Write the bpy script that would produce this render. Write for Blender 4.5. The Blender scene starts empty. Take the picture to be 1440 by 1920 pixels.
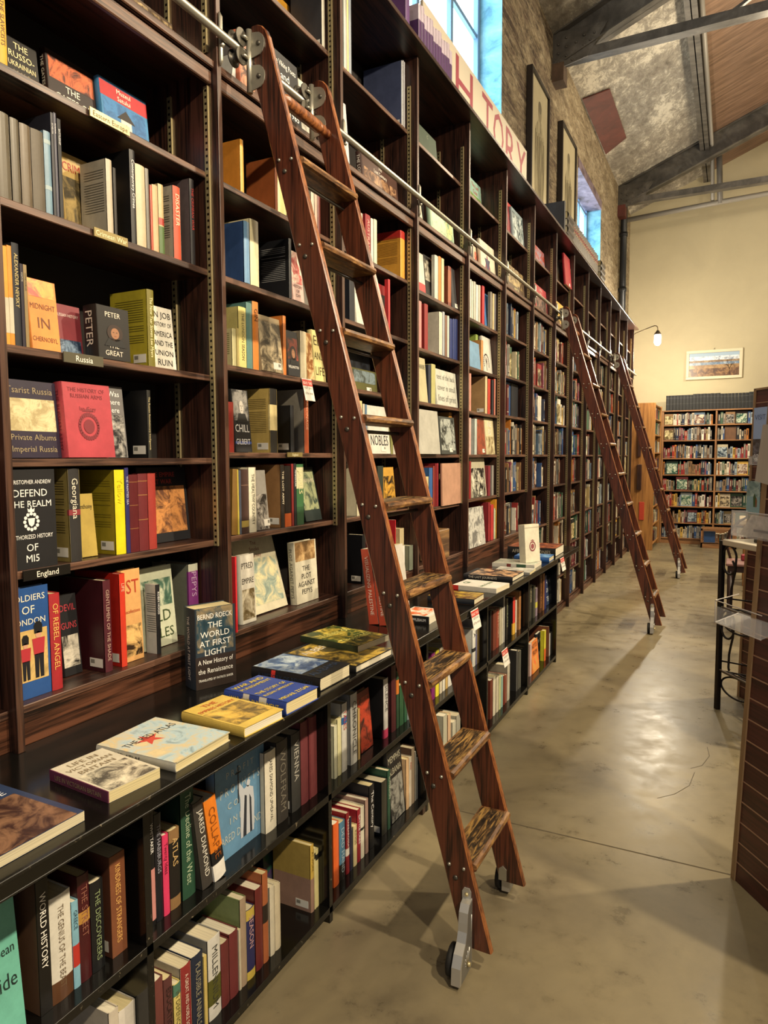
import bpy, math, random
import numpy as np
from mathutils import Matrix, Vector
random.seed(7)
SC = bpy.context.scene
COL = SC.collection
# ------------------------------------------------------------------ camera
def cam_axes(yaw, pitch, roll):
    f = np.array([-math.sin(yaw)*math.cos(pitch), math.cos(yaw)*math.cos(pitch), -math.sin(pitch)])
    r0 = np.array([math.cos(yaw), math.sin(yaw), 0.0]); u0 = np.cross(r0, f)
    return math.cos(roll)*r0+math.sin(roll)*u0, -math.sin(roll)*r0+math.cos(roll)*u0, f
EXPOSURE = 0.15; WORLD = .40; SKY = 5.5; JAR = 18.0; JARL = 150.0; BOOKGAIN = .95
TRACK = [(3.4, y, 4.2, 0, y+.25, 1.4, 560, 95) for y in (-.4, 1.6, 3.8, 6.2, 8.8, 11.2)]
FILL_PTS = [(1.2, -.9, 5.2, 85), (1.7, 4.2, 5.2, 110), (1.9, 8.6, 5.2, 110), (3.2, 11.2, 4.8, 100)]  # unseen point lamps added to brighten the aisle, display stand and far wall
cd = bpy.data.cameras.new('camera'); cam = bpy.data.objects.new('camera', cd); COL.objects.link(cam)
cd.sensor_fit = 'HORIZONTAL'; cd.sensor_width = 36.0; cd.lens = 1307.58*36/1440
cd.clip_start = 0.05; cd.clip_end = 200
R_, U_, F_ = cam_axes(math.radians(26.60269), math.radians(4.4759), math.radians(-0.25337))
cam.matrix_world = Matrix(((R_[0], U_[0], -F_[0], 1.486), (R_[1], U_[1], -F_[1], 0.0), (R_[2], U_[2], -F_[2], 1.556), (0, 0, 0, 1)))
SC.camera = cam
# ------------------------------------------------------------------ light
SC.view_settings.view_transform = 'Standard'; SC.view_settings.look = 'None'
SC.view_settings.gamma = 1.0; SC.view_settings.use_curve_mapping = False
SC.view_settings.exposure = EXPOSURE
w = bpy.data.worlds.new('world'); SC.world = w; w.use_nodes = True
bg = w.node_tree.nodes['Background']; bg.inputs[0].default_value = (0.80, 0.86, 1.0, 1); bg.inputs[1].default_value = WORLD
def lamp(kind, loc, energy, color, size=0.2, target=None, spot=None, blend=.5, sizey=None):
    l = bpy.data.lights.new('unseen_lamp', kind); l.energy = energy; l.color = color
    if kind == 'AREA':
        l.size = size
        if sizey: l.shape = 'RECTANGLE'; l.size_y = sizey
    else: l.shadow_soft_size = size
    if spot: l.spot_size = math.radians(spot); l.spot_blend = blend
    o = bpy.data.objects.new('unseen_lamp', l); COL.objects.link(o); o.location = loc
    if target:
        o.rotation_euler = (Vector(target)-Vector(loc)).to_track_quat('-Z', 'Y').to_euler()
    return o
WARM = (1.0, 0.83, 0.58)
for (lx, ly, lz, tx, ty, tz, en, sp) in TRACK:
    lamp('SPOT', (lx, ly, lz), en, WARM, .06, (tx, ty, tz), sp, .6)
for (lx, ly, lz, en) in FILL_PTS:
    lamp('POINT', (lx, ly, lz), en, WARM, .12)
# ------------------------------------------------------------------ materials
def lin(h):
    h = h.lstrip('#'); c = [int(h[i:i+2], 16)/255 for i in (0, 2, 4)]
    return tuple((x/12.92 if x <= .04045 else ((x+.055)/1.055)**2.4) for x in c)
MATS = {}
def newmat(name):
    m = bpy.data.materials.new(name); m.use_nodes = True
    nt = m.node_tree; return m, nt, nt.nodes['Principled BSDF']
def nd(nt, t, **kw):
    n = nt.nodes.new(t)
    for k, v in kw.items():
        if k.startswith('i_'):
            key = k[2:]; n.inputs[int(key) if key.isdigit() else key.replace('_', ' ')].default_value = v
        else: setattr(n, k, v)
    return n
def flat(h, rough=.5, metal=0, gain=1.0, spec=None, var=0):
    key = ('flat', h, rough, metal, gain, var)
    if key in MATS: return MATS[key]
    m, nt, b = newmat('m_'+h); c = [min(1, x*gain) for x in lin(h)]
    b.inputs['Base Color'].default_value = (*c, 1); b.inputs['Roughness'].default_value = rough; b.inputs['Metallic'].default_value = metal
    if var:
        co = nd(nt, 'ShaderNodeTexCoord'); n = nd(nt, 'ShaderNodeTexNoise', i_Scale=14, i_Detail=6, i_Roughness=.7)
        nt.links.new(co.outputs['Object'], n.inputs['Vector'])
        r = nd(nt, 'ShaderNodeMapRange', i_1=.3, i_2=.7, i_3=1-var, i_4=1+var*.5); nt.links.new(n.outputs[0], r.inputs[0])
        mx = nd(nt, 'ShaderNodeMix', data_type='RGBA', blend_type='MULTIPLY'); mx.inputs[0].default_value = 1
        mx.inputs[6].default_value = (*c, 1); nt.links.new(r.outputs[0], mx.inputs[7]); nt.links.new(mx.outputs[2], b.inputs['Base Color'])
    MATS[key] = m; return m
def ramp(nt, stops, interp='LINEAR'):
    r = nd(nt, 'ShaderNodeValToRGB'); cr = r.color_ramp; cr.interpolation = interp
    while len(cr.elements) < len(stops): cr.elements.new(.5)
    for e, (p, c) in zip(cr.elements, stops): e.position = p; e.color = (*c, 1)
    return r
def wood(name, dark, light, axis='Z', scale=1.0, rough=.38, bump=.15, coat=0.15):
    """stained oak: noise stretched along the grain plus fine pores"""
    key = ('wood', name, axis)
    if key in MATS: return MATS[key]
    m, nt, b = newmat(name); L = nt.links.new
    co = nd(nt, 'ShaderNodeTexCoord'); mp = nd(nt, 'ShaderNodeMapping')
    s = [26*scale]*3; s['XYZ'.index(axis)] = 1.6*scale; mp.inputs['Scale'].default_value = s
    L(co.outputs['Object'], mp.inputs[0])
    n1 = nd(nt, 'ShaderNodeTexNoise', i_Scale=1.0, i_Detail=4, i_Roughness=.6, i_Distortion=1.2); L(mp.outputs[0], n1.inputs['Vector'])
    mp2 = nd(nt, 'ShaderNodeMapping'); s2 = [160*scale]*3; s2['XYZ'.index(axis)] = 5*scale; mp2.inputs['Scale'].default_value = s2
    L(co.outputs['Object'], mp2.inputs[0])
    n2 = nd(nt, 'ShaderNodeTexNoise', i_Scale=1.0, i_Detail=3, i_Roughness=.6); L(mp2.outputs[0], n2.inputs['Vector'])
    mx = nd(nt, 'ShaderNodeMath', operation='MULTIPLY_ADD'); mx.inputs[1].default_value = .55; L(n2.outputs[0], mx.inputs[0])
    m2 = nd(nt, 'ShaderNodeMath', operation='MULTIPLY'); m2.inputs[1].default_value = .55; L(n1.outputs[0], m2.inputs[0]); L(m2.outputs[0], mx.inputs[2])
    r = ramp(nt, [(.45, lin(dark)), (.62, lin(light))]); L(mx.outputs[0], r.inputs[0]); L(r.outputs[0], b.inputs['Base Color'])
    b.inputs['Roughness'].default_value = rough; b.inputs['Coat Weight'].default_value = coat; b.inputs['Coat Roughness'].default_value = .25
    bp = nd(nt, 'ShaderNodeBump', i_Strength=bump, i_Distance=.002); L(mx.outputs[0], bp.inputs['Height']); L(bp.outputs[0], b.inputs['Normal'])
    MATS[key] = m; return m
def picture(c1, c2, seed, scale=16, mid=None):
    key = ('pic', c1, c2, seed)
    if key in MATS: return MATS[key]
    m, nt, b = newmat('printed_picture'); L = nt.links.new
    co = nd(nt, 'ShaderNodeTexCoord'); mp = nd(nt, 'ShaderNodeMapping'); mp.inputs['Location'].default_value = (seed*3.7, seed*1.9, seed*.7)
    L(co.outputs['Object'], mp.inputs[0])
    n = nd(nt, 'ShaderNodeTexNoise', i_Scale=scale, i_Detail=5, i_Roughness=.68, i_Distortion=.8); L(mp.outputs[0], n.inputs['Vector'])
    a, z = np.array(lin(c1)), np.array(lin(c2))
    r = ramp(nt, [(.34, tuple(a*.6)), (.44, tuple(a)), (.52, tuple((a+z)/2)), (.6, tuple(z)), (.72, tuple(np.minimum(1, z*1.25)))]); L(n.outputs[0], r.inputs[0])
    L(r.outputs[0], b.inputs['Base Color']); b.inputs['Roughness'].default_value = .35
    MATS[key] = m; return m
def noise_mat(name, stops, scale=(6, 6, 6), rough=.7, detail=8, bump=0, dist=.5, bdist=.01, coord='Object', roughn=.65):
    if name in MATS: return MATS[name]
    m, nt, b = newmat(name); L = nt.links.new
    co = nd(nt, 'ShaderNodeTexCoord'); mp = nd(nt, 'ShaderNodeMapping'); mp.inputs['Scale'].default_value = scale; L(co.outputs[coord], mp.inputs[0])
    n = nd(nt, 'ShaderNodeTexNoise', i_Scale=1, i_Detail=detail, i_Roughness=roughn, i_Distortion=dist); L(mp.outputs[0], n.inputs['Vector'])
    r = ramp(nt, stops); L(n.outputs[0], r.inputs[0]); L(r.outputs[0], b.inputs['Base Color']); b.inputs['Roughness'].default_value = rough
    if bump:
        bb = nd(nt, 'ShaderNodeBump', i_Strength=bump, i_Distance=bdist); L(n.outputs[0], bb.inputs['Height']); L(bb.outputs[0], b.inputs['Normal'])
    MATS[name] = m; return m
OAK = {a: wood('dark_stained_oak_'+a, '140a08', '40261d', a) for a in 'XYZ'}
POSTE = wood('post_edge', '1f120e', '523628', 'Z', rough=.42)
OAKE = {a: wood('oak_edge_'+a, '2a1914', '684a3a', a, rough=.42) for a in 'XYZ'}
BASEOAK = wood('bold_grained_oak', '160904', '5f3a28', 'Y', scale=.55, rough=.4, bump=.25)
CHERRY = wood('ladder_wood', '230f09', '5c2f1e', 'Z', rough=.3, coat=.4)
CHERRYE = wood('ladder_edge', '4f2614', '91582f', 'Z', rough=.32, coat=.3)
TREAD = noise_mat('worn_tread', [(.36, lin('15110d')), (.46, lin('2f2418')), (.54, lin('6a5030')), (.62, lin('97763f')), (.8, lin('b08d52'))], (75, 9, 60), .42, bump=.15, bdist=.002, dist=1.2)
TREADE = noise_mat('worn_tread_edge', [(.35, lin('2c1c10')), (.5, lin('6a482a')), (.68, lin('a57c48'))], (60, 12, 60), .4)
BLACKP = noise_mat('black_paint', [(.0, lin('080807')), (.74, lin('0d0c0b')), (.80, lin('2c2822'))], (22, 22, 22), .16, bump=.05, bdist=.002)
BLACKEDGE = noise_mat('chipped_black_edge', [(.0, lin('0f0e0d')), (.60, lin('15130f')), (.64, lin('7f745f')), (.9, lin('a89c82'))], (40, 60, 40), .4, roughn=.8)
BACKM = flat('140d0b', .8)
STEEL = flat('aaa698', .38, .75); ALU = flat('c4c2bc', .36, .7); DARKST = flat('5a564e', .42, .75); BRASSY = flat('c9b98c', .38, .7)
IRON = flat('17100f', .5, .3); RUBBER = flat('1a1917', .7)
PAGES = None
def pages_mat(h='d9ceb0'):
    key = ('pages', h)
    if key in MATS: return MATS[key]
    m, nt, b = newmat('paper_edges'); L = nt.links.new
    co = nd(nt, 'ShaderNodeTexCoord'); mp = nd(nt, 'ShaderNodeMapping'); mp.inputs['Scale'].default_value = (900, 4, 4); L(co.outputs['Object'], mp.inputs[0])
    n = nd(nt, 'ShaderNodeTexNoise', i_Scale=1, i_Detail=2); L(mp.outputs[0], n.inputs['Vector'])
    c = np.array(lin(h)); r = ramp(nt, [(.35, tuple(c*.62)), (.6, tuple(c))]); L(n.outputs[0], r.inputs[0]); L(r.outputs[0], b.inputs['Base Color']); b.inputs['Roughness'].default_value = .8
    MATS[key] = m; return m
# ------------------------------------------------------------------ mesh helpers
class MB:
    def __init__(s): s.v = []; s.f = []; s.m = []; s.mats = []; s.smooth = []
    def mi(s, mat):
        if mat not in s.mats: s.mats.append(mat)
        return s.mats.index(mat)
    def add(s, vs, fs, mat, sm=False):
        o = len(s.v); s.v += [tuple(map(float, v)) for v in vs]; i = s.mi(mat)
        for f in fs: s.f.append([o+a for a in f]); s.m.append(i); s.smooth.append(sm)
    def box(s, x0, x1, y0, y1, z0, z1, mat, M=None):
        vs = [(x, y, z) for x in (x0, x1) for y in (y0, y1) for z in (z0, z1)]
        if M is not None: vs = [tuple(M @ Vector(v)) for v in vs]
        s.add(vs, [(0, 1, 3, 2), (4, 6, 7, 5), (0, 4, 5, 1), (2, 3, 7, 6), (0, 2, 6, 4), (1, 5, 7, 3)], mat); return s
    def cbox(s, x0, x1, y0, y1, z0, z1, mat, c=.002, M=None):
        """box with chamfered vertical and horizontal edges"""
        vs = []; xs = (x0, x1); ys = (y0, y1); zs = (z0, z1); idx = {}
        for ix in (0, 1):
            for iy in (0, 1):
                for iz in (0, 1):
                    sx, sy, sz = (1 if ix == 0 else -1), (1 if iy == 0 else -1), (1 if iz == 0 else -1)
                    X, Y, Z = xs[ix], ys[iy], zs[iz]
                    for k, p in (('x', (X, Y+sy*c, Z+sz*c)), ('y', (X+sx*c, Y, Z+sz*c)), ('z', (X+sx*c, Y+sy*c, Z))):
                        idx[(ix, iy, iz, k)] = len(vs); vs.append(p)
        I = idx; f = []
        for ix in (0, 1): f.append([I[(ix, a, b, 'x')] for a, b in ((0, 0), (1, 0), (1, 1), (0, 1))][::(-1 if ix == 0 else 1)])
        for iy in (0, 1): f.append([I[(a, iy, b, 'y')] for a, b in ((0, 0), (1, 0), (1, 1), (0, 1))][::(1 if iy == 0 else -1)])
        for iz in (0, 1): f.append([I[(a, b, iz, 'z')] for a, b in ((0, 0), (1, 0), (1, 1), (0, 1))][::(-1 if iz == 0 else 1)])
        for a in (0, 1):
            for b in (0, 1):
                f.append([I[(a, b, 0, 'x')], I[(a, b, 1, 'x')], I[(a, b, 1, 'y')], I[(a, b, 0, 'y')]])
                f.append([I[(a, 0, b, 'x')], I[(a, 1, b, 'x')], I[(a, 1, b, 'z')], I[(a, 0, b, 'z')]])
                f.append([I[(0, a, b, 'y')], I[(1, a, b, 'y')], I[(1, a, b, 'z')], I[(0, a, b, 'z')]])
                for cc in (0, 1): f.append([I[(a, b, cc, 'x')], I[(a, b, cc, 'y')], I[(a, b, cc, 'z')]])
        if M is not None: vs = [tuple(M @ Vector(v)) for v in vs]
        s.add(vs, f, mat); return s
    def quad(s, a, b, c, d, mat): s.add([a, b, c, d], [(0, 1, 2, 3)], mat); return s
    def prism(s, poly, d, mat, M=None):
        """polygon (list of 3-D points) extruded by vector d"""
        n = len(poly); vs = [tuple(p) for p in poly]+[tuple(np.array(p)+np.array(d)) for p in poly]
        if M is not None: vs = [tuple(M @ Vector(v)) for v in vs]
        s.add(vs, [list(range(n))[::-1], list(range(n, 2*n))]+[[i, (i+1) % n, n+(i+1) % n, n+i] for i in range(n)], mat); return s
    def tube(s, pts, r, mat, seg=10, cap=True, closed=False):
        pts = [np.array(p, float) for p in pts]; n = len(pts); rs = r if hasattr(r, '__len__') else [r]*n
        vs = []; prev = None
        for i, p in enumerate(pts):
            t = (pts[(i+1) % n] if (closed or i < n-1) else p)-(pts[i-1] if (closed or i > 0) else p); t = t/(np.linalg.norm(t)+1e-12)
            if prev is None:
                a = np.array([0, 0, 1.]) if abs(t[2]) < .9 else np.array([1., 0, 0]); u = np.cross(t, a)
            else: u = prev-t*(prev@t)
            u /= np.linalg.norm(u); prev = u; q = np.cross(t, u)
            for k in range(seg):
                an = 2*math.pi*k/seg; vs.append(p+rs[i]*(math.cos(an)*u+math.sin(an)*q))
        fs = []
        for i in range(n if closed else n-1):
            j = (i+1) % n
            for k in range(seg): fs.append((i*seg+k, i*seg+(k+1) % seg, j*seg+(k+1) % seg, j*seg+k))
        s.add(vs, fs, mat, True)
        if cap and not closed:
            o = len(s.v)-len(vs); i = s.mi(mat)
            s.f.append([o+k for k in range(seg)][::-1]); s.m.append(i); s.smooth.append(False)
            s.f.append([o+(n-1)*seg+k for k in range(seg)]); s.m.append(i); s.smooth.append(False)
        return s
    def build(s, name, parent=None, loc=None, bevel=0):
        me = bpy.data.meshes.new(name); me.from_pydata(s.v, [], s.f)
        for m in s.mats: me.materials.append(m)
        me.polygons.foreach_set('material_index', s.m); me.polygons.foreach_set('use_smooth', s.smooth); me.update()
        o = bpy.data.objects.new(name, me); COL.objects.link(o)
        if parent: o.parent = parent
        if loc: o.location = loc
        if bevel:
            b = o.modifiers.new('bevel', 'BEVEL'); b.width = bevel; b.segments = 2; b.limit_method = 'ANGLE'
        return o
LABELS = {}
def tag(o, label, cat, group=None, kind=None):
    label = ' '.join(label.split()); LABELS[label] = LABELS.get(label, 0)+1
    o['label'] = label; o['category'] = cat
    if group: o['group'] = group
    if kind: o['kind'] = kind
    return o
def thing(name, label, cat, loc=(0, 0, 0), group=None):
    o = bpy.data.objects.new(name, None); COL.objects.link(o); o.location = loc; o.empty_display_size = .05
    return tag(o, label, cat, group)
def structure(o): o['kind'] = 'structure'; return o
def dup(root, label, group=None, M=None):
    def cp(o, par):
        c = o.copy(); COL.objects.link(c); c.parent = par
        for ch in list(o.children): cp(ch, c)
        return c
    r = cp(root, None); tag(r, label, root['category'], group)
    if M is not None: r.matrix_world = M
    return r
# glyphs -> cached outlines, composed into lettering meshes
GL = {}
def load_glyphs():
    chars = 'ABCDEFGHIJKLMNOPQRSTUVWXYZabcdefghijklmnopqrstuvwxyz0123456789-&.,\'*:'
    tmp = []
    for ch in chars:
        for st in (ch, 'H'+ch+'H'):
            c = bpy.data.curves.new('t', 'FONT'); c.body = st; c.size = 1; c.resolution_u = 2; c.fill_mode = 'FRONT'
            o = bpy.data.objects.new('t', c); COL.objects.link(o); tmp.append((ch, st, o))
    c = bpy.data.curves.new('t', 'FONT'); c.body = 'HH'; c.size = 1; o = bpy.data.objects.new('t', c); COL.objects.link(o); tmp.append(('HH', 'HH', o))
    dg = bpy.context.evaluated_depsgraph_get(); dg.update(); wid = {}
    for ch, st, o in tmp:
        me = o.evaluated_get(dg).to_mesh(); vs = [(v.co.x, v.co.y) for v in me.vertices]; fs = [list(p.vertices) for p in me.polygons]
        xs = [v[0] for v in vs]; wid[(ch, st)] = max(xs)-min(xs)
        if st == ch: GL[ch] = [vs, fs, 0]
        o.evaluated_get(dg).to_mesh_clear()
    hh = wid[('HH', 'HH')]
    for ch in chars: GL[ch][2] = wid[(ch, 'H'+ch+'H')]-hh
    for _, _, o in tmp:
        c = o.data; bpy.data.objects.remove(o); bpy.data.curves.remove(c)
    GL[' '] = [[], [], .3]
load_glyphs()
def text_size(st, sx=1): return sum(GL.get(c, GL[' '])[2] for c in st)*sx
def letter(mb, st, origin, U, V, size, mat, xscale=1.0):
    """write st from origin along unit vector U, up V; size = cap height/.7"""
    o = np.array(origin, float); U = np.array(U, float); V = np.array(V, float); x = 0
    for c in st:
        g = GL.get(c, GL[' '])
        if g[0]: mb.add([o+U*((p[0]+x)*size*xscale)+V*(p[1]*size) for p in g[0]], g[1], mat)
        x += g[2]
def text_block(mb, lines, org, U, V, w, h, mat, maxs=.2, align='c', serif=False):
    """lines fitted into a w x h rectangle whose lower-left corner is org"""
    org = np.array(org, float); U = np.array(U, float); V = np.array(V, float); n = len(lines); lh = h/n
    for i, st in enumerate(lines):
        if st in ('.', ''): continue
        tw = max(text_size(st), .3); s = min(lh*.95, w/tw, maxs); xs = 1.0
        if s < lh*.7 and w/tw < lh*.7: s2 = min(lh*.8, s*1.35); xs = s/s2; s = s2
        x = (w-tw*s*xs)/2 if align == 'c' else 0
        letter(mb, st, org+U*x+V*(h-(i+.5)*lh-.35*s), U, V, s, mat, xs)

# ------------------------------------------------------------------ room shell
def floor_mat():
    m, nt, b = newmat('polished_concrete'); L = nt.links.new
    co = nd(nt, 'ShaderNodeTexCoord')
    n1 = nd(nt, 'ShaderNodeTexNoise', i_Scale=1.1, i_Detail=7, i_Roughness=.62, i_Distortion=.6); L(co.outputs['Object'], n1.inputs['Vector'])
    n2 = nd(nt, 'ShaderNodeTexNoise', i_Scale=7, i_Detail=8, i_Roughness=.7); L(co.outputs['Object'], n2.inputs['Vector'])
    r1 = ramp(nt, [(.28, lin('504838')), (.42, lin('6d634e')), (.58, lin('7d7258')), (.75, lin('8d8062'))]); L(n1.outputs[0], r1.inputs[0])
    r2 = ramp(nt, [(.30, (.45, .45, .47)), (.43, (.92, .92, .93)), (.5, (1, 1, 1)), (.64, (1, 1, 1)), (.72, (1.2, 1.16, 1.05))]); L(n2.outputs[0], r2.inputs[0])
    mx = nd(nt, 'ShaderNodeMix', data_type='RGBA', blend_type='MULTIPLY'); mx.inputs[0].default_value = .8
    L(r1.outputs[0], mx.inputs[6]); L(r2.outputs[0], mx.inputs[7]); L(mx.outputs[2], b.inputs['Base Color'])
    rr = nd(nt, 'ShaderNodeMapRange', i_1=.3, i_2=.7, i_3=.24, i_4=.42); L(n2.outputs[0], rr.inputs[0]); L(rr.outputs[0], b.inputs['Roughness'])
    bb = nd(nt, 'ShaderNodeBump', i_Strength=.04, i_Distance=.01); L(n2.outputs[0], bb.inputs['Height']); L(bb.outputs[0], b.inputs['Normal'])
    return m
FLOORM = floor_mat()
fl = MB(); fl.box(-.9, 6, -3, 13.9, -.12, 0, FLOORM)
SCUFF = flat('4a4236', .6)
for pts in ([(1.36, 3.66), (1.345, 3.5), (1.29, 3.38), (1.22, 3.3)], [(1.405, 4.02), (1.42, 3.9), (1.39, 3.76), (1.34, 3.7)]):
    for (a, b) in zip(pts, pts[1:]):
        d = np.array([b[0]-a[0], b[1]-a[1]]); nrm = np.array([-d[1], d[0]])/np.linalg.norm(d)*.0015
        fl.quad((a[0]-nrm[0], a[1]-nrm[1], .0006), (b[0]-nrm[0], b[1]-nrm[1], .0006), (b[0]+nrm[0], b[1]+nrm[1], .0006), (a[0]+nrm[0], a[1]+nrm[1], .0006), SCUFF)
fl.quad((.33, 2.794, .0008), (4.5, 2.794, .0008), (4.5, 2.8, .0008), (.33, 2.8, .0008), flat('4f4534', .8))
structure(fl.build('floor'))
def brick_mat():
    m, nt, b = newmat('old_brick_and_plaster'); L = nt.links.new
    co = nd(nt, 'ShaderNodeTexCoord'); sp = nd(nt, 'ShaderNodeSeparateXYZ'); L(co.outputs['Object'], sp.inputs[0])
    cb = nd(nt, 'ShaderNodeCombineXYZ'); L(sp.outputs[1], cb.inputs[0]); L(sp.outputs[2], cb.inputs[1])
    n0 = nd(nt, 'ShaderNodeTexNoise', i_Scale=9, i_Detail=5, i_Roughness=.7); L(co.outputs['Object'], n0.inputs['Vector'])
    wob = nd(nt, 'ShaderNodeVectorMath', operation='SCALE'); wob.inputs['Scale'].default_value = .05; L(n0.outputs['Color'], wob.inputs[0])
    ad = nd(nt, 'ShaderNodeVectorMath', operation='ADD'); L(cb.outputs[0], ad.inputs[0]); L(wob.outputs[0], ad.inputs[1])
    br = nd(nt, 'ShaderNodeTexBrick', i_Scale=1.0, i_Mortar_Size=.008, i_Mortar_Smooth=.3, i_Bias=0.0, i_Brick_Width=.21, i_Row_Height=.07)
    br.inputs['Color1'].default_value = (*lin('6f5a4a'), 1); br.inputs['Color2'].default_value = (*lin('4a3a30'), 1); br.inputs['Mortar'].default_value = (*lin('8f8068'), 1)
    L(ad.outputs[0], br.inputs['Vector'])
    mp = nd(nt, 'ShaderNodeMapping'); mp.inputs['Scale'].default_value = (2, 1.2, 4.0); L(co.outputs['Object'], mp.inputs[0])
    n1 = nd(nt, 'ShaderNodeTexNoise', i_Scale=1.6, i_Detail=10, i_Roughness=.72, i_Distortion=1.0); L(mp.outputs[0], n1.inputs['Vector'])
    gr = nd(nt, 'ShaderNodeMapRange', i_1=7.6, i_2=10.5, i_3=0.0, i_4=.34); L(sp.outputs[1], gr.inputs[0])
    am = nd(nt, 'ShaderNodeMath', operation='ADD'); L(n1.outputs[0], am.inputs[0]); L(gr.outputs[0], am.inputs[1])
    rp = ramp(nt, [(.40, (0, 0, 0)), (.60, (1, 1, 1))]); L(am.outputs[0], rp.inputs[0])
    n2 = nd(nt, 'ShaderNodeTexNoise', i_Scale=1.7, i_Detail=10, i_Roughness=.72, i_Distortion=1); L(mp.outputs[0], n2.inputs['Vector'])
    pl = ramp(nt, [(.30, lin('6a5a46')), (.43, lin('9c8c70')), (.55, lin('b5a68b')), (.70, lin('d6cbae'))]); L(n2.outputs[0], pl.inputs[0])
    mx = nd(nt, 'ShaderNodeMix', data_type='RGBA'); L(rp.outputs[0], mx.inputs[0]); L(br.outputs[0], mx.inputs[6]); L(pl.outputs[0], mx.inputs[7])
    n3 = nd(nt, 'ShaderNodeTexNoise', i_Scale=3.1, i_Detail=9, i_Roughness=.8, i_Distortion=2.5); L(mp.outputs[0], n3.inputs['Vector'])
    st = ramp(nt, [(.38, (.14, .12, .11)), (.50, (.75, .72, .7)), (.58, (1, 1, 1))]); L(n3.outputs[0], st.inputs[0])
    m2 = nd(nt, 'ShaderNodeMix', data_type='RGBA', blend_type='MULTIPLY'); m2.inputs[0].default_value = .8; L(mx.outputs[2], m2.inputs[6]); L(st.outputs[0], m2.inputs[7])
    L(m2.outputs[2], b.inputs['Base Color']); b.inputs['Roughness'].default_value = .85
    bb = nd(nt, 'ShaderNodeBump', i_Strength=.5, i_Distance=.012); L(br.outputs['Fac'], bb.inputs['Height']); bb.invert = True; b2 = nd(nt, 'ShaderNodeBump', i_Strength=.4, i_Distance=.03); L(n2.outputs[0], b2.inputs['Height']); L(bb.outputs[0], b2.inputs['Normal']); L(b2.outputs[0], b.inputs['Normal'])
    return m
BRICK = brick_mat()
XW = -.34
W1 = (3.95, 5.87, 3.75, 5.75); W2 = (9.02, 10.68, 3.75, 5.24)
wl = MB()
for (a, b, c, d) in ((-3, W1[0], 0, 6.05), (W1[1], W2[0], 0, 6.05), (W2[1], 13.75, 0, 6.05), (W1[0], W1[1], 0, W1[2]), (W1[0], W1[1], W1[3], 6.05), (W2[0], W2[1], 0, W2[2]), (W2[0], W2[1], W2[3], 6.05)):
    wl.box(-.84, XW, a, b, c, d, BRICK)
structure(wl.build('wall_left'))
PLASTER = noise_mat('daylight_tinted_plaster', [(.25, lin('3f6a80')), (.42, lin('6fa8bf')), (.6, lin('8cc4d6')), (.8, lin('b5dde6'))], (5, 5, 7), .8, bump=.3)  # cyan of the window light is put into the plaster colour
def sky_pane():
    m, nt, b = newmat('daylit_frosted_glass'); L = nt.links.new
    b.inputs['Base Color'].default_value = (.6, .75, .9, 1); b.inputs['Roughness'].default_value = .3
    b.inputs['Emission Color'].default_value = (.66, .86, 1.0, 1); b.inputs['Emission Strength'].default_value = SKY
    return m
SKYM = sky_pane(); FRAMEW = flat('6f8fb0', .5)
for n, Wd in ((1, W1), (2, W2)):
    y0, y1, z0, z1 = Wd
    fr = MB(); xg = -.56
    for (a, b, c, d) in ((y0, y0+.06, z0, z1), (y1-.06, y1, z0, z1), (y0, y1, z0, z0+.06), (y0, y1, z1-.06, z1)): fr.box(xg-.03, xg+.03, a, b, c, d, FRAMEW)
    nb = 3
    for k in range(1, nb): yy = y0+(y1-y0)*k/nb; fr.box(xg-.025, xg+.025, yy-.025, yy+.025, z0, z1, FRAMEW)
    for zz in (z0+.68, z0+1.3): 
        if zz < z1-.1: fr.box(xg-.02, xg+.02, y0, y1, zz-.018, zz+.018, FRAMEW)
    fr.quad((xg-.01, y0, z0), (xg-.01, y1, z0), (xg-.01, y1, z1), (xg-.01, y0, z1), SKYM)
    # plastered splays of the opening
    fr.quad((xg, y1-.002, z0), (XW-.001, y1-.002, z0), (XW-.001, y1-.002, z1), (xg, y1-.002, z1), PLASTER)
    fr.quad((xg, y0+.002, z0), (XW-.001, y0+.002, z0), (XW-.001, y0+.002, z1), (xg, y0+.002, z1), PLASTER)
    fr.quad((xg, y0, z0+.002), (XW-.001, y0, z0+.002), (XW-.001, y1, z0+.002), (xg, y1, z0+.002), PLASTER)
    if n == 2:
        LINT = noise_mat('rusty_lintel', [(.3, lin('4a3a38')), (.5, lin('7a6a78')), (.7, lin('9a8a94'))], (8, 8, 8), .7)
        fr.box(xg, XW+.01, y0, y1, z1-.14, z1-.02, LINT)
    structure(fr.build('window_%d' % n))
BEIGE = noise_mat('beige_wall_paint', [(.3, lin('b9ae90')), (.7, lin('c3b898'))], (1.5, 1.5, 1.5), .75)
structure(MB().box(-.84, 6, 13.75, 13.95, 0, 9.0, BEIGE).build('wall_far'))
structure(MB().box(6, 6.2, -3, 13.95, 0, 9.0, BEIGE).build('wall_right'))
SL = .40; Z0R = 5.95
def roof(x): return Z0R+SL*(x-XW)
PEEL = None
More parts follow.
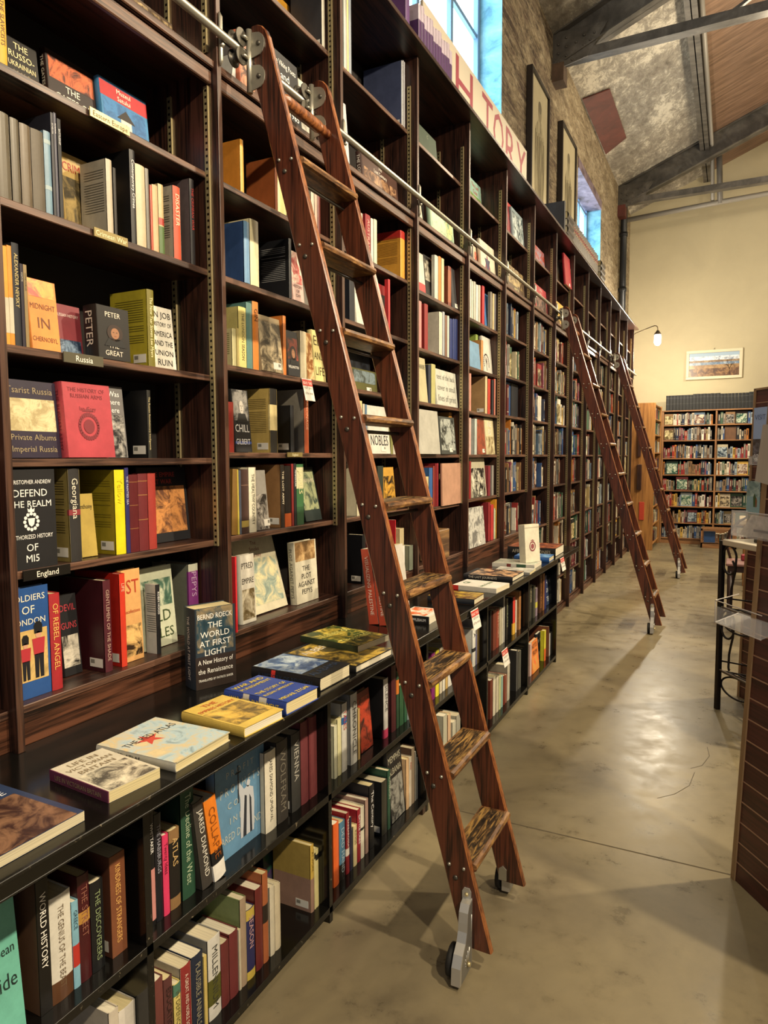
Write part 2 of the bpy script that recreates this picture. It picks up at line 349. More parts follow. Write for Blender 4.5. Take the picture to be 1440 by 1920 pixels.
def peel_mat():
    m, nt, b = newmat('peeling_painted_roof'); L = nt.links.new
    co = nd(nt, 'ShaderNodeTexCoord'); mp = nd(nt, 'ShaderNodeMapping'); mp.inputs['Scale'].default_value = (1.8, 1.1, 1.8); mp.inputs['Rotation'].default_value = (0, 0, .5); L(co.outputs['Object'], mp.inputs[0])
    n1 = nd(nt, 'ShaderNodeTexNoise', i_Scale=5.5, i_Detail=14, i_Roughness=.85, i_Distortion=.5); L(mp.outputs[0], n1.inputs['Vector'])
    r = ramp(nt, [(.33, lin('3d3831')), (.41, lin('6b645a')), (.49, lin('8d867b')), (.54, lin('a49d90')), (.575, lin('d2cbbb')), (.75, lin('ddd6c6'))]); n2 = nd(nt, 'ShaderNodeTexNoise', i_Scale=.9, i_Detail=8, i_Roughness=.7, i_Distortion=.3); L(mp.outputs[0], n2.inputs['Vector'])
    av = nd(nt, 'ShaderNodeMath', operation='MULTIPLY_ADD'); av.inputs[1].default_value = .42; L(n2.outputs[0], av.inputs[0]); hf = nd(nt, 'ShaderNodeMath', operation='MULTIPLY'); hf.inputs[1].default_value = .62; L(n1.outputs[0], hf.inputs[0]); L(hf.outputs[0], av.inputs[2]); L(av.outputs[0], r.inputs[0])
    L(r.outputs[0], b.inputs['Base Color']); b.inputs['Roughness'].default_value = .7
    bb = nd(nt, 'ShaderNodeBump', i_Strength=.5, i_Distance=.02); L(n1.outputs[0], bb.inputs['Height']); L(bb.outputs[0], b.inputs['Normal'])
    return m
PEEL = peel_mat()
def plank_mat():
    m, nt, b = newmat('brown_roof_planks'); L = nt.links.new
    co = nd(nt, 'ShaderNodeTexCoord'); sp = nd(nt, 'ShaderNodeSeparateXYZ'); L(co.outputs['Object'], sp.inputs[0])
    mu = nd(nt, 'ShaderNodeMath', operation='MULTIPLY'); mu.inputs[1].default_value = 6.0; L(sp.outputs[1], mu.inputs[0])
    frc = nd(nt, 'ShaderNodeMath', operation='FRACT'); L(mu.outputs[0], frc.inputs[0])
    gap = ramp(nt, [(.0, (.3, .3, .3)), (.05, (1, 1, 1))]); L(frc.outputs[0], gap.inputs[0])
    mp = nd(nt, 'ShaderNodeMapping'); mp.inputs['Scale'].default_value = (1.5, 14, 1.5); L(co.outputs['Object'], mp.inputs[0])
    n = nd(nt, 'ShaderNodeTexNoise', i_Scale=1.5, i_Detail=6, i_Roughness=.65); L(mp.outputs[0], n.inputs['Vector'])
    r = ramp(nt, [(.3, lin('5a4434')), (.55, lin('806552')), (.75, lin('967a64'))]); L(n.outputs[0], r.inputs[0])
    mx = nd(nt, 'ShaderNodeMix', data_type='RGBA', blend_type='MULTIPLY'); mx.inputs[0].default_value = 1; L(r.outputs[0], mx.inputs[6]); L(gap.outputs[0], mx.inputs[7])
    L(mx.outputs[2], b.inputs['Base Color']); b.inputs['Roughness'].default_value = .6; return m
PLANK = plank_mat(); XP = .93
ce = MB()
ce.prism([(-.84, -3, roof(-.84)), (XP, -3, roof(XP)), (XP, -3, roof(XP)+.1), (-.84, -3, roof(-.84)+.1)], (0, 16.8, 0), PEEL)
ce.prism([(XP, -3, roof(XP)), (6, -3, roof(6)), (6, -3, roof(6)+.1), (XP, -3, roof(XP)+.1)], (0, 16.8, 0), PLANK)
structure(ce.build('ceiling'))
STEELP = noise_mat('weathered_steel_beam', [(.3, lin('33302d')), (.5, lin('524e49')), (.7, lin('706b65'))], (4, 9, 4), .45)
RUST = noise_mat('red_oxide_steel', [(.3, lin('4f2622')), (.7, lin('70382f'))], (5, 5, 5), .6)
BROWNST = noise_mat('brown_steel', [(.3, lin('3f3026')), (.7, lin('6a523f'))], (5, 5, 5), .6)
def ibeam(mb, p0, p1, up, hgt, fw, mat, tw=.012):
    p0, p1, up = np.array(p0, float), np.array(p1, float), np.array(up, float); d = p1-p0; t = d/np.linalg.norm(d); up = up-t*(up@t); up /= np.linalg.norm(up); s = np.cross(t, up)
    def bar(a0, a1, b0, b1):
        mb.prism([p0+s*a0+up*b0, p0+s*a1+up*b0, p0+s*a1+up*b1, p0+s*a0+up*b1], d, mat)
    bar(-fw/2, fw/2, 0, tw); bar(-fw/2, fw/2, -hgt, -hgt+tw); bar(-tw/2, tw/2, -hgt, 0)
for i, (yy, lab) in enumerate(((7.7, 'riveted steel roof truss above the two framed drawings'), (12.3, 'riveted steel roof truss in front of the beige far wall'))):
    t = thing('roof_truss', lab, 'roof truss', (XW, yy, 5.6), 'steel roof trusses')
    r = MB(); ibeam(r, (.02, 0, roof(XW+.02)-5.6-.02), (5.5, 0, roof(XW+5.5)-5.6-.02), (0, 0, 1), .30, .17, STEELP)
    r.build('rafter', t)
    tb = MB(); tb.box(.0, 5.4, -.06, -.045, .05, .14, STEELP); tb.box(.0, 5.4, .045, .06, .05, .14, STEELP); tb.box(0, 5.4, -.045, .045, .05, .062, STEELP); tb.build('tie_bar', t)
    g = MB(); g.prism([(.0, -.065, -.02), (.36, -.065, .05), (.55, -.065, .34), (.0, -.065, .36)], (0, .012, 0), STEELP); g.build('gusset_plate', t)
    for (a, b) in ((.06, .05), (.06, .14), (.06, .23), (.14, .1), (.14, .19), (.14, .28), (.24, .12), (.24, .21), (.32, .16), (.32, .26), (.42, .26), (.2, .05), (.38, .2)):
        rv = MB(); rv.tube([(a, -.066, b), (a, -.075, b), (a, -.08, b)], [.014, .012, .005], STEELP, 8); rv.build('rivet', t)
    br = MB(); br.box(0, .12, -.09, .09, -.14, .04, RUST if i else BROWNST); br.build('wall_bracket', t)
    if i == 0:
        st = MB(); st.prism([(1.6, -.02, .12), (1.66, -.02, .12), (2.6, -.02, .62), (2.54, -.02, .62)], (0, .04, 0), STEELP); st.build('strut', t)
pu = MB(); ibeam(pu, (XP, -2.5, roof(XP)-.01), (XP, 13.7, roof(XP)-.01), (0, 0, 1), .16, .13, STEELP)
tag(pu.build('roof_purlin'), 'long steel roof beam running along the aisle under the boarded roof', 'beam')
rp = MB(); a = math.atan(SL)
rp.prism([(XW+.02, 9.1, roof(XW)-.008), (XW+.32, 9.25, roof(XW+.3)-.008), (XW+.32, 10.72, roof(XW+.3)-.008), (XW+.02, 10.85, roof(XW)-.008)], (.004, 0, -.012), RUST)
for yy in (9.4, 9.8, 10.2, 10.6):
    for xx in (.08, .24): rp.tube([(XW+xx, yy, roof(XW+xx)-.018), (XW+xx, yy, roof(XW+xx)-.03)], [.014, .008], STEELP, 8)
tag(rp.build('ceiling_plate'), 'dark red bolted steel plate where the roof meets the brick wall', 'steel plate')
pv = MB(); pv.tube([(-.27, 12.45, 3.62), (-.27, 12.45, 5.78), (-.25, 12.45, 5.86), (-.18, 12.45, 5.9), (.35, 12.45, 5.98)], .055, flat('1f2228', .4), 14)
for zz in (4.3, 5.2, 5.76): pv.tube([(-.27, 12.45, zz), (-.27, 12.45, zz+.06)], .068, flat('1f2228', .4), 14)
tag(pv.build('drain_pipe'), 'black vertical drain pipe in the corner of the brick wall', 'pipe')
sp = MB(); sp.tube([(-.3, 12.75, 5.55), (1.2, 12.75, 5.62), (4.5, 12.75, 5.72)], .04, flat('8a857c', .45), 10); sp.tube([(1.16, 12.75, 5.6), (1.13, 12.6, 6.3)], .045, flat('6f6b66', .45), 10)
tag(sp.build('sprinkler_pipe'), 'grey sprinkler pipe crossing just before the beige far wall', 'pipe')
sp = MB(); sp.tube([(XP+.1, 5.5, roof(XP)-.1), (XP+.1, 12.7, roof(XP)-.1), (XP+.12, 12.75, 5.66)], .03, flat('8f8a82', .4), 10)
tag(sp.build('ceiling_conduit'), 'thin grey conduit clipped beside the long roof beam', 'pipe')
# ------------------------------------------------------------------ tall wall bookcases
PY0, PW = 1.0577, .77553
def py(k): return PY0+k*PW          # far face of post k
TW = .019
S_UP = {0: 3.22, 2: 2.47, 3: 2.165, 4: 1.87, 5: 1.575, 6: 1.285, 7: .962}
BAYSH = {1: {4: 1.827, 5: 1.5565, 6: 1.284}, 2: {4: 1.872, 6: 1.287, 0: 3.22}, 3: {4: 1.868, 5: 1.572}, 4: {2: 2.455, 3: 2.15, 4: 1.86, 5: 1.572, 6: 1.268}, 5: {2: 2.45, 3: 2.14, 4: 1.855, 5: 1.572, 6: 1.28}}
BAYNAME = {0: 'left of the nearest post', 1: 'nearest full bay, with the Russia tag', 2: 'second bay, behind the near ladder', 3: 'third bay, right of the near ladder top', 4: 'fourth bay along the aisle', 5: 'fifth bay along the aisle', 6: 'sixth bay, last above the low black case', 7: 'seventh bay, first reaching the floor', 8: 'eighth bay, left of the second ladder', 9: 'ninth bay, behind the second ladder top', 10: 'tenth bay along the aisle', 11: 'eleventh bay along the aisle', 12: 'twelfth bay, near the third ladder', 13: 'thirteenth bay, behind the third ladder', 14: 'last bay before the oak cabinet'}
def slot_mat():
    m, nt, b = newmat('slotted_shelf_standard'); L = nt.links.new
    co = nd(nt, 'ShaderNodeTexCoord'); sp = nd(nt, 'ShaderNodeSeparateXYZ'); L(co.outputs['Object'], sp.inputs[0])
    mu = nd(nt, 'ShaderNodeMath', operation='MULTIPLY'); mu.inputs[1].default_value = 50; L(sp.outputs[2], mu.inputs[0])
    fr = nd(nt, 'ShaderNodeMath', operation='FRACT'); L(mu.outputs[0], fr.inputs[0])
    g = nd(nt, 'ShaderNodeMath', operation='GREATER_THAN'); g.inputs[1].default_value = .62; L(fr.outputs[0], g.inputs[0])
    ax = nd(nt, 'ShaderNodeMath', operation='ABSOLUTE'); sx = nd(nt, 'ShaderNodeMath', operation='ADD'); L(sp.outputs[0], sx.inputs[0]); sx.inputs[1].default_value = 0; L(sx.outputs[0], ax.inputs[0])
    le = nd(nt, 'ShaderNodeMath', operation='LESS_THAN'); le.inputs[1].default_value = .004; L(ax.outputs[0], le.inputs[0])
    ml = nd(nt, 'ShaderNodeMath', operation='MULTIPLY'); L(g.outputs[0], ml.inputs[0]); L(le.outputs[0], ml.inputs[1])
    mx = nd(nt, 'ShaderNodeMix', data_type='RGBA'); L(ml.outputs[0], mx.inputs[0]); mx.inputs[6].default_value = (*lin('a89a72'), 1); mx.inputs[7].default_value = (*lin('1a140e'), 1)
    L(mx.outputs[2], b.inputs['Base Color']); b.inputs['Metallic'].default_value = .6; b.inputs['Roughness'].default_value = .4; return m
SLOT = slot_mat()
XB = -.30
def shelves_of(i):
    d = dict(S_UP)
    if i in BAYSH: d.update(BAYSH[i])
    if i >= 7: d.update({7: .94, 8: .645, 9: .355, 10: .075})
    return d
for i in range(0, 15):
    y0, y1 = py(i-1), py(i)-TW; zb = .862 if i <= 6 else 0.0
    bc = thing('bookcase', 'tall dark oak wall bookcase, '+BAYNAME[i], 'bookcase', (0, y0, zb), 'bays of the long wall bookcase')
    def P(x0, x1, a, b, z0, z1, mat, name, mb=None, build=True):
        mb = mb or MB(); mb.cbox(x0, x1, a-y0, b-y0, z0-zb, z1-zb, mat, .0015); return mb.build(name, bc) if build else mb
    # posts: broad faces dark, front edge lighter
    def post(ya, yb):
        mb = MB(); mb.box(XB, -.003, ya-y0, yb-y0, 0, 3.57-zb, OAK['Z']); mb.cbox(-.003, 0, ya-y0, yb-y0, 0, 3.57-zb, POSTE, .001); mb.build('side_panel', bc)
    if i == 0: post(py(-1)-TW, py(-1))
    post(y1, y1+TW)
    mb = MB(); mb.box(XB-.012, XB, .0, y1+TW-y0, 0, 3.57-zb, BACKM); mb.build('back_panel', bc)
    for k, z in sorted(shelves_of(i).items()):
        mb = MB(); dz = z-zb; xf = -.055
        if k == 7 and i <= 6: xf = -.028
        mb.box(XB, xf-.004, 0, y1-y0, dz-.02, dz, OAK['Y']); mb.cbox(xf-.004, xf, 0, y1-y0, dz-.02, dz, OAKE['Y'], .002); mb.build('shelf', bc)
    mb = MB(); z = 2.80-zb          # shelf with the two-band moulding under the ladder rail
    mb.box(XB, -.02, .0, y1-y0, z-.025, z, OAK['Y']); mb.cbox(-.02, -.012, 0, y1-y0, z-.024, z, OAKE['Y'], .003); mb.cbox(-.04, -.024, 0, y1-y0, z-.068, z-.029, OAKE['Y'], .003); mb.build('moulded_shelf', bc)
    mb = MB(); zl = .862 if i <= 6 else 0
    mb.box(-.05, -.032, 0, y1-y0, zl-zb, (.942 if i <= 6 else .055)-zb, BASEOAK); mb.build('base_board', bc)
    if i > 0:
        for xs in (-.047, -.20):
            for (za, zc) in ((1.265 if i <= 6 else .3, 2.73), (2.83, 3.43)):
                mb = MB(); mb.box(-.0085, .0085, -.004, 0, za, zc, SLOT); mb.box(.0085, .0105, -.007, 0, za, zc, BRASSY)
                mb.build('shelf_standard', bc, (xs, y1-y0, -zb))
tb = MB(); tb.cbox(XB-.012, .055, py(-1)-TW, py(14)+.09, 3.571, 3.592, OAK['Y'], .002)
tag(tb.build('cornice_board'), 'long dark board capping all the tall wall bookcases', 'cornice board')
# ladder rail on brackets
rl = MB(); rl.tube([(.026, .2, 2.8637), (.026, 12.05, 2.8637)], .0125, STEEL, 12)
rail = rl.build('ladder_rail'); tag(rail, 'long steel tube rail along the bookcases that carries the ladders', 'rail')
for k in (0, 1, 2, 3, 4, 5, 6, 7, 8, 9, 10, 11, 12, 13, 14):
    b = MB(); yc = py(k)-TW/2
    b.tube([(.004, yc, 2.785), (.008, yc, 2.80), (.008, yc, 2.93), (.004, yc, 2.945)], [.003, .007, .007, .003], STEEL, 10); b.tube([(.009, yc, 2.84), (.018, yc, 2.85)], [.007, .007], STEEL, 10)
    b.tube([(.009, yc, 2.885), (.02, yc, 2.868)], .007, STEEL, 8); b.build('rail_bracket', rail)
# ------------------------------------------------------------------ low black case and its counter
ct = MB(); ct.cbox(-.031, .43, -.3, 5.47, .828, .862, BLACKP, .002)
cto = ct.build('countertop'); tag(cto, 'long glossy black counter in front of the tall bookcases', 'countertop')
MB().cbox(.4295, .4315, -.3, 5.47, .855, .8625, BLACKEDGE, .0008).build('worn_edge', cto)
MB().cbox(.4295, .4315, -.3, 5.47, .8275, .832, BLACKEDGE, .0008).build('worn_edge', cto)
LOWDIV = (.324, 1.124, 1.922, 2.745, 3.577, 4.424, 5.235)
for j, (ya, yb, lab) in enumerate(((-.28, 2.745, 'long low black open bookcase beside the near ladder foot'), (2.745, 5.235, 'long low black open bookcase beyond the near ladder'))):
    lc = thing('low_bookcase', lab, 'bookcase', (0, ya, 0), 'low black bookcases under the counter')
    for yd in [d for d in (-.26,)+LOWDIV if ya-.001 <= d <= yb+.001]:
        mb = MB(); o = yd-ya
        if j and yd == ya: continue
        mb.box(-.0, .322, o-.02, o, .0, .8272, BLACKP); mb.cbox(.322, .324, o-.02, o, .0, .8272, BLACKEDGE, .0005); mb.build('divider', lc)
    for z in (.445, .055):
        mb = MB(); mb.box(0, .322, 0, yb-ya-.02, z-.022, z, BLACKP); mb.cbox(.322, .324, 0, yb-ya-.02, z-.022, z, BLACKEDGE, .0006); mb.build('shelf', lc)
    mb = MB(); mb.box(0, .012, 0, yb-ya-.021, .05, .8272, flat('0c0a09', .8)); mb.build('back_panel', lc)
    mb = MB(); mb.box(.285, .30, 0, yb-ya-.02, 0, .033, BLACKP); mb.build('kick_board', lc)
    if j == 0:
        mb = MB(); mb.cbox(.29, .322, yb-ya-.055, yb-ya-.022, 0, .033, OAK['Z'], .002); mb.build('foot', lc)

# ------------------------------------------------------------------ rolling ladders
# local frame: origin on the floor under the hook, x into the aisle, y along the rail, z up
def fx(z): return .118+(2.908-z)/3.725       # front edge of the stiles
LW, ST = .392, .022
def make_ladder(label):
    t = thing('rolling_ladder', label, 'ladder', (0, 1.915, 0), 'rolling wooden ladders')
    ang = math.atan(1/3.725); D = np.array([math.sin(ang), 0, -math.cos(ang)]); N = np.array([math.cos(ang), 0, math.sin(ang)])
    Wd = .087; top = np.array([fx(2.895), 0, 2.895]); bot = np.array([fx(.066), 0, .066])
    for sgn, y0 in ((0, 0.0), (1, LW-ST)):
        mb = MB(); o = lambda p, n: p+N*n
        arc = []
        for k in range(0, 9):           # rounded top of the stile
            an = math.pi*k/8; c = top+N*(-Wd/2); arc.append(c+N*(Wd/2*math.cos(an))-D*(Wd*.62*math.sin(an)))
        pr = [bot]+arc+[np.array([bot[0]-Wd/math.cos(ang), 0, bot[2]])]
        ins = .0035
        mb.prism([p+np.array([0, y0+ins, 0]) for p in pr], (0, ST-2*ins, 0), CHERRY)
        cen = np.mean(pr, axis=0)
        inner = []
        for p in pr:
            s_ = (p-cen)@N; inner.append(p-N*(np.sign(s_)*.0035))
        for ya, yb in ((y0, y0+ins), (y0+ST, y0+ST-ins)):  # chamfered arrises
            n = len(pr); vs = [p+np.array([0, ya, 0]) for p in inner]+[p+np.array([0, yb, 0]) for p in pr]
            mb.add(vs, [list(range(n))], CHERRY); mb.add(vs, [[i, (i+1) % n, n+(i+1) % n, n+i] for i in range(n)], CHERRYE)
        # worn pale front edge
        f0, f1 = bot+N*.0004, top+N*.0004
        mb.quad(f0+np.array([0, y0+.003, 0]), f0+np.array([0, y0+ST-.003, 0]), f1+np.array([0, y0+ST-.003, 0]), f1+np.array([0, y0+.003, 0]), CHERRYE)
        mb.build('stile', t)
    # treads with rounded worn nosings, a cleat under each
    for k in range(9):
        z = .323+.2735*k; xf = fx(z)+.016; tr = thing_part('tread', t)
        prof = [(xf-.105, z-.026), (xf-.012, z-.026), (xf-.003, z-.022), (xf, z-.013), (xf-.003, z-.004), (xf-.012, z), (xf-.105, z)]
        mb = MB(); mb.prism([(a, ST-.004, b) for a, b in prof], (0, LW-2*ST+.008, 0), TREADE)
        mb.quad((xf-.10, ST+.012, z+.0005), (xf-.014, ST+.012, z+.0005), (xf-.014, LW-ST-.012, z+.0005), (xf-.10, LW-ST-.012, z+.0005), TREAD); mb.build('step_board', tr)
        mb = MB(); mb.tube([(xf-.062, .001, z-.05), (xf-.062, LW-.001, z-.05)], .006, DARKST, 8); mb.build('tie_rod', tr)
        for y_, s_ in ((0, -1), (LW, 1)):
            for xo, zo, r_ in ((-.036, -.012, .0055), (-.083, -.008, .0055), (-.062, -.046, .008)):
                p = np.array([xf+xo, y_, z+zo]); bo = MB(); bo.tube([p, p+np.array([0, s_*.003, 0]), p+np.array([0, s_*.005, 0])], [r_, r_*.9, r_*.4], STEEL if r_ < .007 else DARKST, 10); bo.build('bolt', tr)
    # turned grab bar
    gz = 2.735; gx = fx(gz)-.045; pts = []; rr = []
    for k in range(25):
        u = k/24; pts.append((gx, ST-.003+(LW-2*ST+.006)*u, gz))
        e = min(u, 1-u); rr.append(.0145+.0065*math.sin(min(1, e*4)*math.pi/2)-(.004 if abs(e-.10) < .02 or abs(e-.16) < .02 else 0))
    mb = MB(); mb.tube(pts, rr, CHERRYE, 14); mb.build('grab_bar', t)
    # sliding hooks: hinge plate, knuckle tube and two rollers that ride the rail
    for y_, s_ in ((-.001, -1), (ST+.001+LW-2*ST, -1)):
        hk = thing_part('rail_hook', t); xh = fx(2.82)-.083
        mb = MB(); lobes = []
        for zc in (2.875, 2.775):
            pl = [(xh-.004, y_, zc-.04)]
            for k in range(0, 9):
                an = -math.pi/2+math.pi*k/8; pl.append((xh+.022+.03*math.cos(an), y_, zc+.036*math.sin(an)))
            pl.append((xh-.004, y_, zc+.04)); mb.prism(pl, (0, s_*.004, 0), STEEL)
            q = np.array([xh+.03, y_-.004, zc]); mb.tube([q, q+np.array([0, -.004, 0]), q+np.array([0, -.006, 0])], [.008, .0075, .003], DARKST, 10)
        mb.tube([(xh-.008, y_-.002, 2.73), (xh-.008, y_-.002, 2.925)], .0095, STEEL, 12); mb.build('hinge_plate', hk)
        for zc in (2.8925, 2.8345):
            w_ = MB(); yr = y_-.030; w_.tube([(.008, yr, zc), (.0125, yr, zc), (.0125+.0005, yr, zc), (.039, yr, zc), (.0395, yr, zc), (.044, yr, zc)], [.027, .027, .015, .015, .027, .027], DARKST, 18); w_.tube([(.046, yr, zc), (.052, yr, zc), (xh-.008, y_-.008, zc)], .006, STEEL, 8); w_.build('roller', hk)
    # cast guards over the floor wheels
    for y_, s_ in ((0, -1), (LW, 1)):
        g = thing_part('floor_wheel', t); cx = .803
        prof = [(.0, .225), (.026, .220), (.040, .20), (.045, .17), (.048, .145), (.060, .118), (.084, .096), (.102, .066), (.106, .014), (.002, .014)]
        mb = MB(); mb.prism([(cx-.011, y_+s_*a, b) for a, b in prof], (.028, 0, 0), ALU)
        for k in range(6):
            an = -.35+k*.3; c = np.array([cx+.0175, y_+s_*.042, .042]); e = np.array([0, s_*math.sin(an), math.cos(an)]); mb.tube([c+e*.012, c+e*(.05-.006*k)], .0016, ALU, 6)
        mb.tube([(cx+.0175, y_+s_*.010, .11), (cx+.0175, y_+s_*.008, .18)], .0016, ALU, 6)
        mb.add([(cx+.0173, y_+s_*(a*.86+.002), .014+(b-.014)*.97) for a, b in prof], [list(range(len(prof)))], flat('85837d', .45, .6)); mb.build('wheel_guard', g)
        mb = MB(); mb.prism([(cx-.014, y_+s_*.001, .20), (cx+.014, y_+s_*.001, .20), (cx+.014, y_+s_*.001, .245), (cx+.008, y_+s_*.001, .256), (cx-.008, y_+s_*.001, .256), (cx-.014, y_+s_*.001, .245)], (0, s_*.004, 0), ALU); mb.build('guard_tab', g)
        mb = MB(); mb.tube([(cx-.036, y_+s_*.044, .047), (cx-.0175, y_+s_*.044, .047)], .0465, RUBBER, 22); mb.build('wheel', g)
        mb = MB(); mb.tube([(cx+.017, y_+s_*.042, .046), (cx+.027, y_+s_*.042, .046)], [.008, .006], BRASSY, 8); mb.build('axle_bolt', g)
        mb = MB(); mb.tube([(cx, y_+s_*.005, .236), (cx, y_+s_*.010, .236)], [.007, .004], BRASSY, 8); mb.build('axle_bolt', g)
        mb = MB(); mb.prism([(cx-.014, y_-s_*ST, .07), (cx+.014, y_-s_*ST, .07), (cx+.014, y_-s_*ST, .11), (cx, y_-s_*ST, .122), (cx-.014, y_-s_*ST, .11)], (0, -s_*.004, 0), STEEL); mb.build('inner_bracket', g)
    return t
def thing_part(name, parent):
    o = bpy.data.objects.new(name, None); COL.objects.link(o); o.parent = parent; o.empty_display_size = .03; return o
lad = make_ladder('nearest reddish wooden rolling ladder with worn black treads and metal wheel guards')
def lean_ladder(y, deg):
    H = Matrix.Translation((.03, 0, 2.86)); R = Matrix.Rotation(math.radians(-deg), 4, 'Y')
    L = 2.86; b = R @ Vector((fx(0)-.06-.03, 0, -L)); dz = -(2.86+b.z)
    return Matrix.Translation((0, y, dz)) @ H @ R @ H.inverted()
dup(lad, 'middle rolling wooden ladder, hooked on the rail at the eighth bay', 'rolling wooden ladders', lean_ladder(6.50, 1.7))
dup(lad, 'farthest rolling wooden ladder, its foot closest to the oak bookcase', 'rolling wooden ladders', lean_ladder(9.62, 2.0))
# ------------------------------------------------------------------ far end of the shop
PINE = {a: wood('honey_oak_'+a, '7a5028', 'a8763e', a, scale=.5, rough=.45) for a in 'XYZ'}
PINED = {a: wood('aged_pine_'+a, '6f4a2c', '9c7046', a, scale=.6, rough=.5) for a in 'XYZ'}
oc = thing('oak_bookcase', 'honey oak bookcase whose plain end panel faces the aisle behind the farthest ladder', 'bookcase', (-.05, 12.24, 0))
mb = MB(); mb.cbox(0, .37, 0, .022, 0, 2.43, PINE['Z'], .003); mb.build('end_panel', oc)
mb = MB(); mb.cbox(0, .37, 1.1, 1.122, 0, 2.43, PINE['Z'], .003); mb.build('end_panel', oc)
for z in (.10, .42, .72, 1.02, 1.32, 1.62, 1.92, 2.18, 2.41):
    mb = MB(); mb.cbox(.0, .36, .022, 1.1, z-.022, z, PINE['Y'], .002); mb.build('shelf', oc)
mb = MB(); mb.box(-.01, 0, 0, 1.12, 0, 2.43, PINED['Z']); mb.build('back_panel', oc)
bh = thing('wall_holder', 'two narrow dark wooden pamphlet holders fixed to the oak end panel', 'holder', (.06, 12.235, 1.2))
MB().cbox(0, .05, -.03, 0, .35, .85, OAK['Z'], .003).build('upper_holder', bh); MB().cbox(0, .07, -.045, 0, -.2, .22, OAK['Z'], .003).build('lower_holder', bh)
rp_ = MB(); rp_.cbox(0, .08, -.01, 0, 0, .3, flat('b03a24', .6), .002)
o = rp_.build('paper_notice', loc=(.1, 12.238, .5)); tag(o, 'small red paper notice low on the oak end panel', 'notice')
FB = thing('bookcase', 'wide pine bookcase on the beige far wall under the landscape painting', 'bookcase', (.32, 13.4, 0))
for xs in (0, .86, 1.74, 2.6):
    mb = MB(); mb.cbox(xs, xs+.03, 0, .33, 0, 2.36, PINED['Z'], .003); mb.build('side_panel', FB)
FSH = (.105, .378, .669, .95, 1.23, 1.519, 1.835, 2.103, 2.36)
for xa, xb in ((.03, .86), (.89, 1.74), (1.77, 2.6)):
    for z in FSH[:-1]:
        mb = MB(); mb.cbox(xa, xb, .004, .33, z-.02, z, PINED['X'], .002); mb.build('shelf', FB)
MB().cbox(-.01, 2.64, -.01, .33, 2.338, 2.36, PINED['X'], .003).build('top_board', FB)
MB().box(0, 2.63, .33, .34, 0, 2.36, flat('2a1c12', .8)).build('back_panel', FB)
MB().box(0, 2.63, .02, .035, 0, .085, PINED['X']).build('kick_board', FB)
# landscape painting on the far wall
pt = thing('landscape_painting', 'framed landscape painting of a marsh and snowy hills on the beige wall', 'painting', (.668, 13.745, 2.91))
fr = MB(); CREAM = flat('d8cdb0', .5)
for (a, b, c, d) in ((0, .9, 0, .05), (0, .9, .46, .51), (0, .05, .05, .46), (.85, .9, .05, .46)): fr.cbox(a, b, -.035, 0, c, d, CREAM, .004)
fr.build('picture_frame', pt)
cv = MB()
def strip(y0, y1, mat): cv.quad((.05, -.012, y0), (.85, -.012, y0), (.85, -.012, y1), (.05, -.012, y1), mat)
strip(.05, .19, picture('5a3a24', '9a7448', 3, 12)); strip(.19, .25, picture('8a6a44', 'b08f62', 5, 9)); strip(.25, .295, picture('6f86a0', 'a9b6c4', 6, 10)); strip(.295, .33, picture('7a5f44', 'a08a6a', 7, 12)); strip(.33, .40, picture('8a98ac', 'e2e6ea', 8, 14)); strip(.40, .46, flat('9fb6cc', .6))
cv.build('canvas', pt)
br = MB()
for k, (a, b, c, d) in enumerate(((.70, .07, .70, .2), (.70, .16, .64, .27), (.70, .18, .76, .3), (.68, .2, .66, .33), (.72, .22, .72, .34), (.74, .24, .80, .3), (.66, .23, .60, .26))): br.tube([(a, -.014, b), (c, -.014, d)], [.004, .0015], flat('3a2a1c', .7), 6)
br.build('painted_tree', pt)
nl = MB(); nl.tube([(.44, 0, .51), (.45, -.01, .545), (.46, 0, .51)], .003, STEEL, 6); nl.build('hanging_wire', pt)
# gooseneck lamp at the end of the bookcases
gl = thing('gooseneck_lamp', 'lit gooseneck wall lamp with a white glass jar at the bookcase end', 'lamp', (0, 11.93, 3.5))
ap = [(.0, 0, 0)]+[(.02+.245*u, 0, .015+.085*u) for u in np.linspace(0, 1, 5)]+[(.30, .0, .108), (.325, 0, .105), (.345, 0, .085), (.35, 0, .05), (.35, 0, .02)]
MB().tube(ap, .007, flat('5a4a38', .4, .7), 10).build('arm', gl)
MB().tube([(.35, 0, .03), (.35, 0, .01), (.35, 0, -.02), (.35, 0, -.035)], [.018, .03, .052, .055], flat('4f463a', .4, .7), 18).build('cap', gl)
m, nt, b = newmat('lit_opal_glass'); b.inputs['Base Color'].default_value = (1, .95, .85, 1); b.inputs['Emission Color'].default_value = (1, .93, .78, 1); b.inputs['Emission Strength'].default_value = JAR
MB().tube([(.35, 0, -.035), (.35, 0, -.06), (.35, 0, -.16), (.35, 0, -.19), (.35, 0, -.205)], [.045, .052, .052, .036, .008], m, 20).build('glass_shade', gl)
l = bpy.data.lights.new('lamp_glow', 'POINT'); l.energy = JARL; l.color = (1, .88, .68); l.shadow_soft_size = .06
lo = bpy.data.objects.new('lamp_glow', l); COL.objects.link(lo); lo.parent = gl; lo.location = (.42, -.02, -.28)
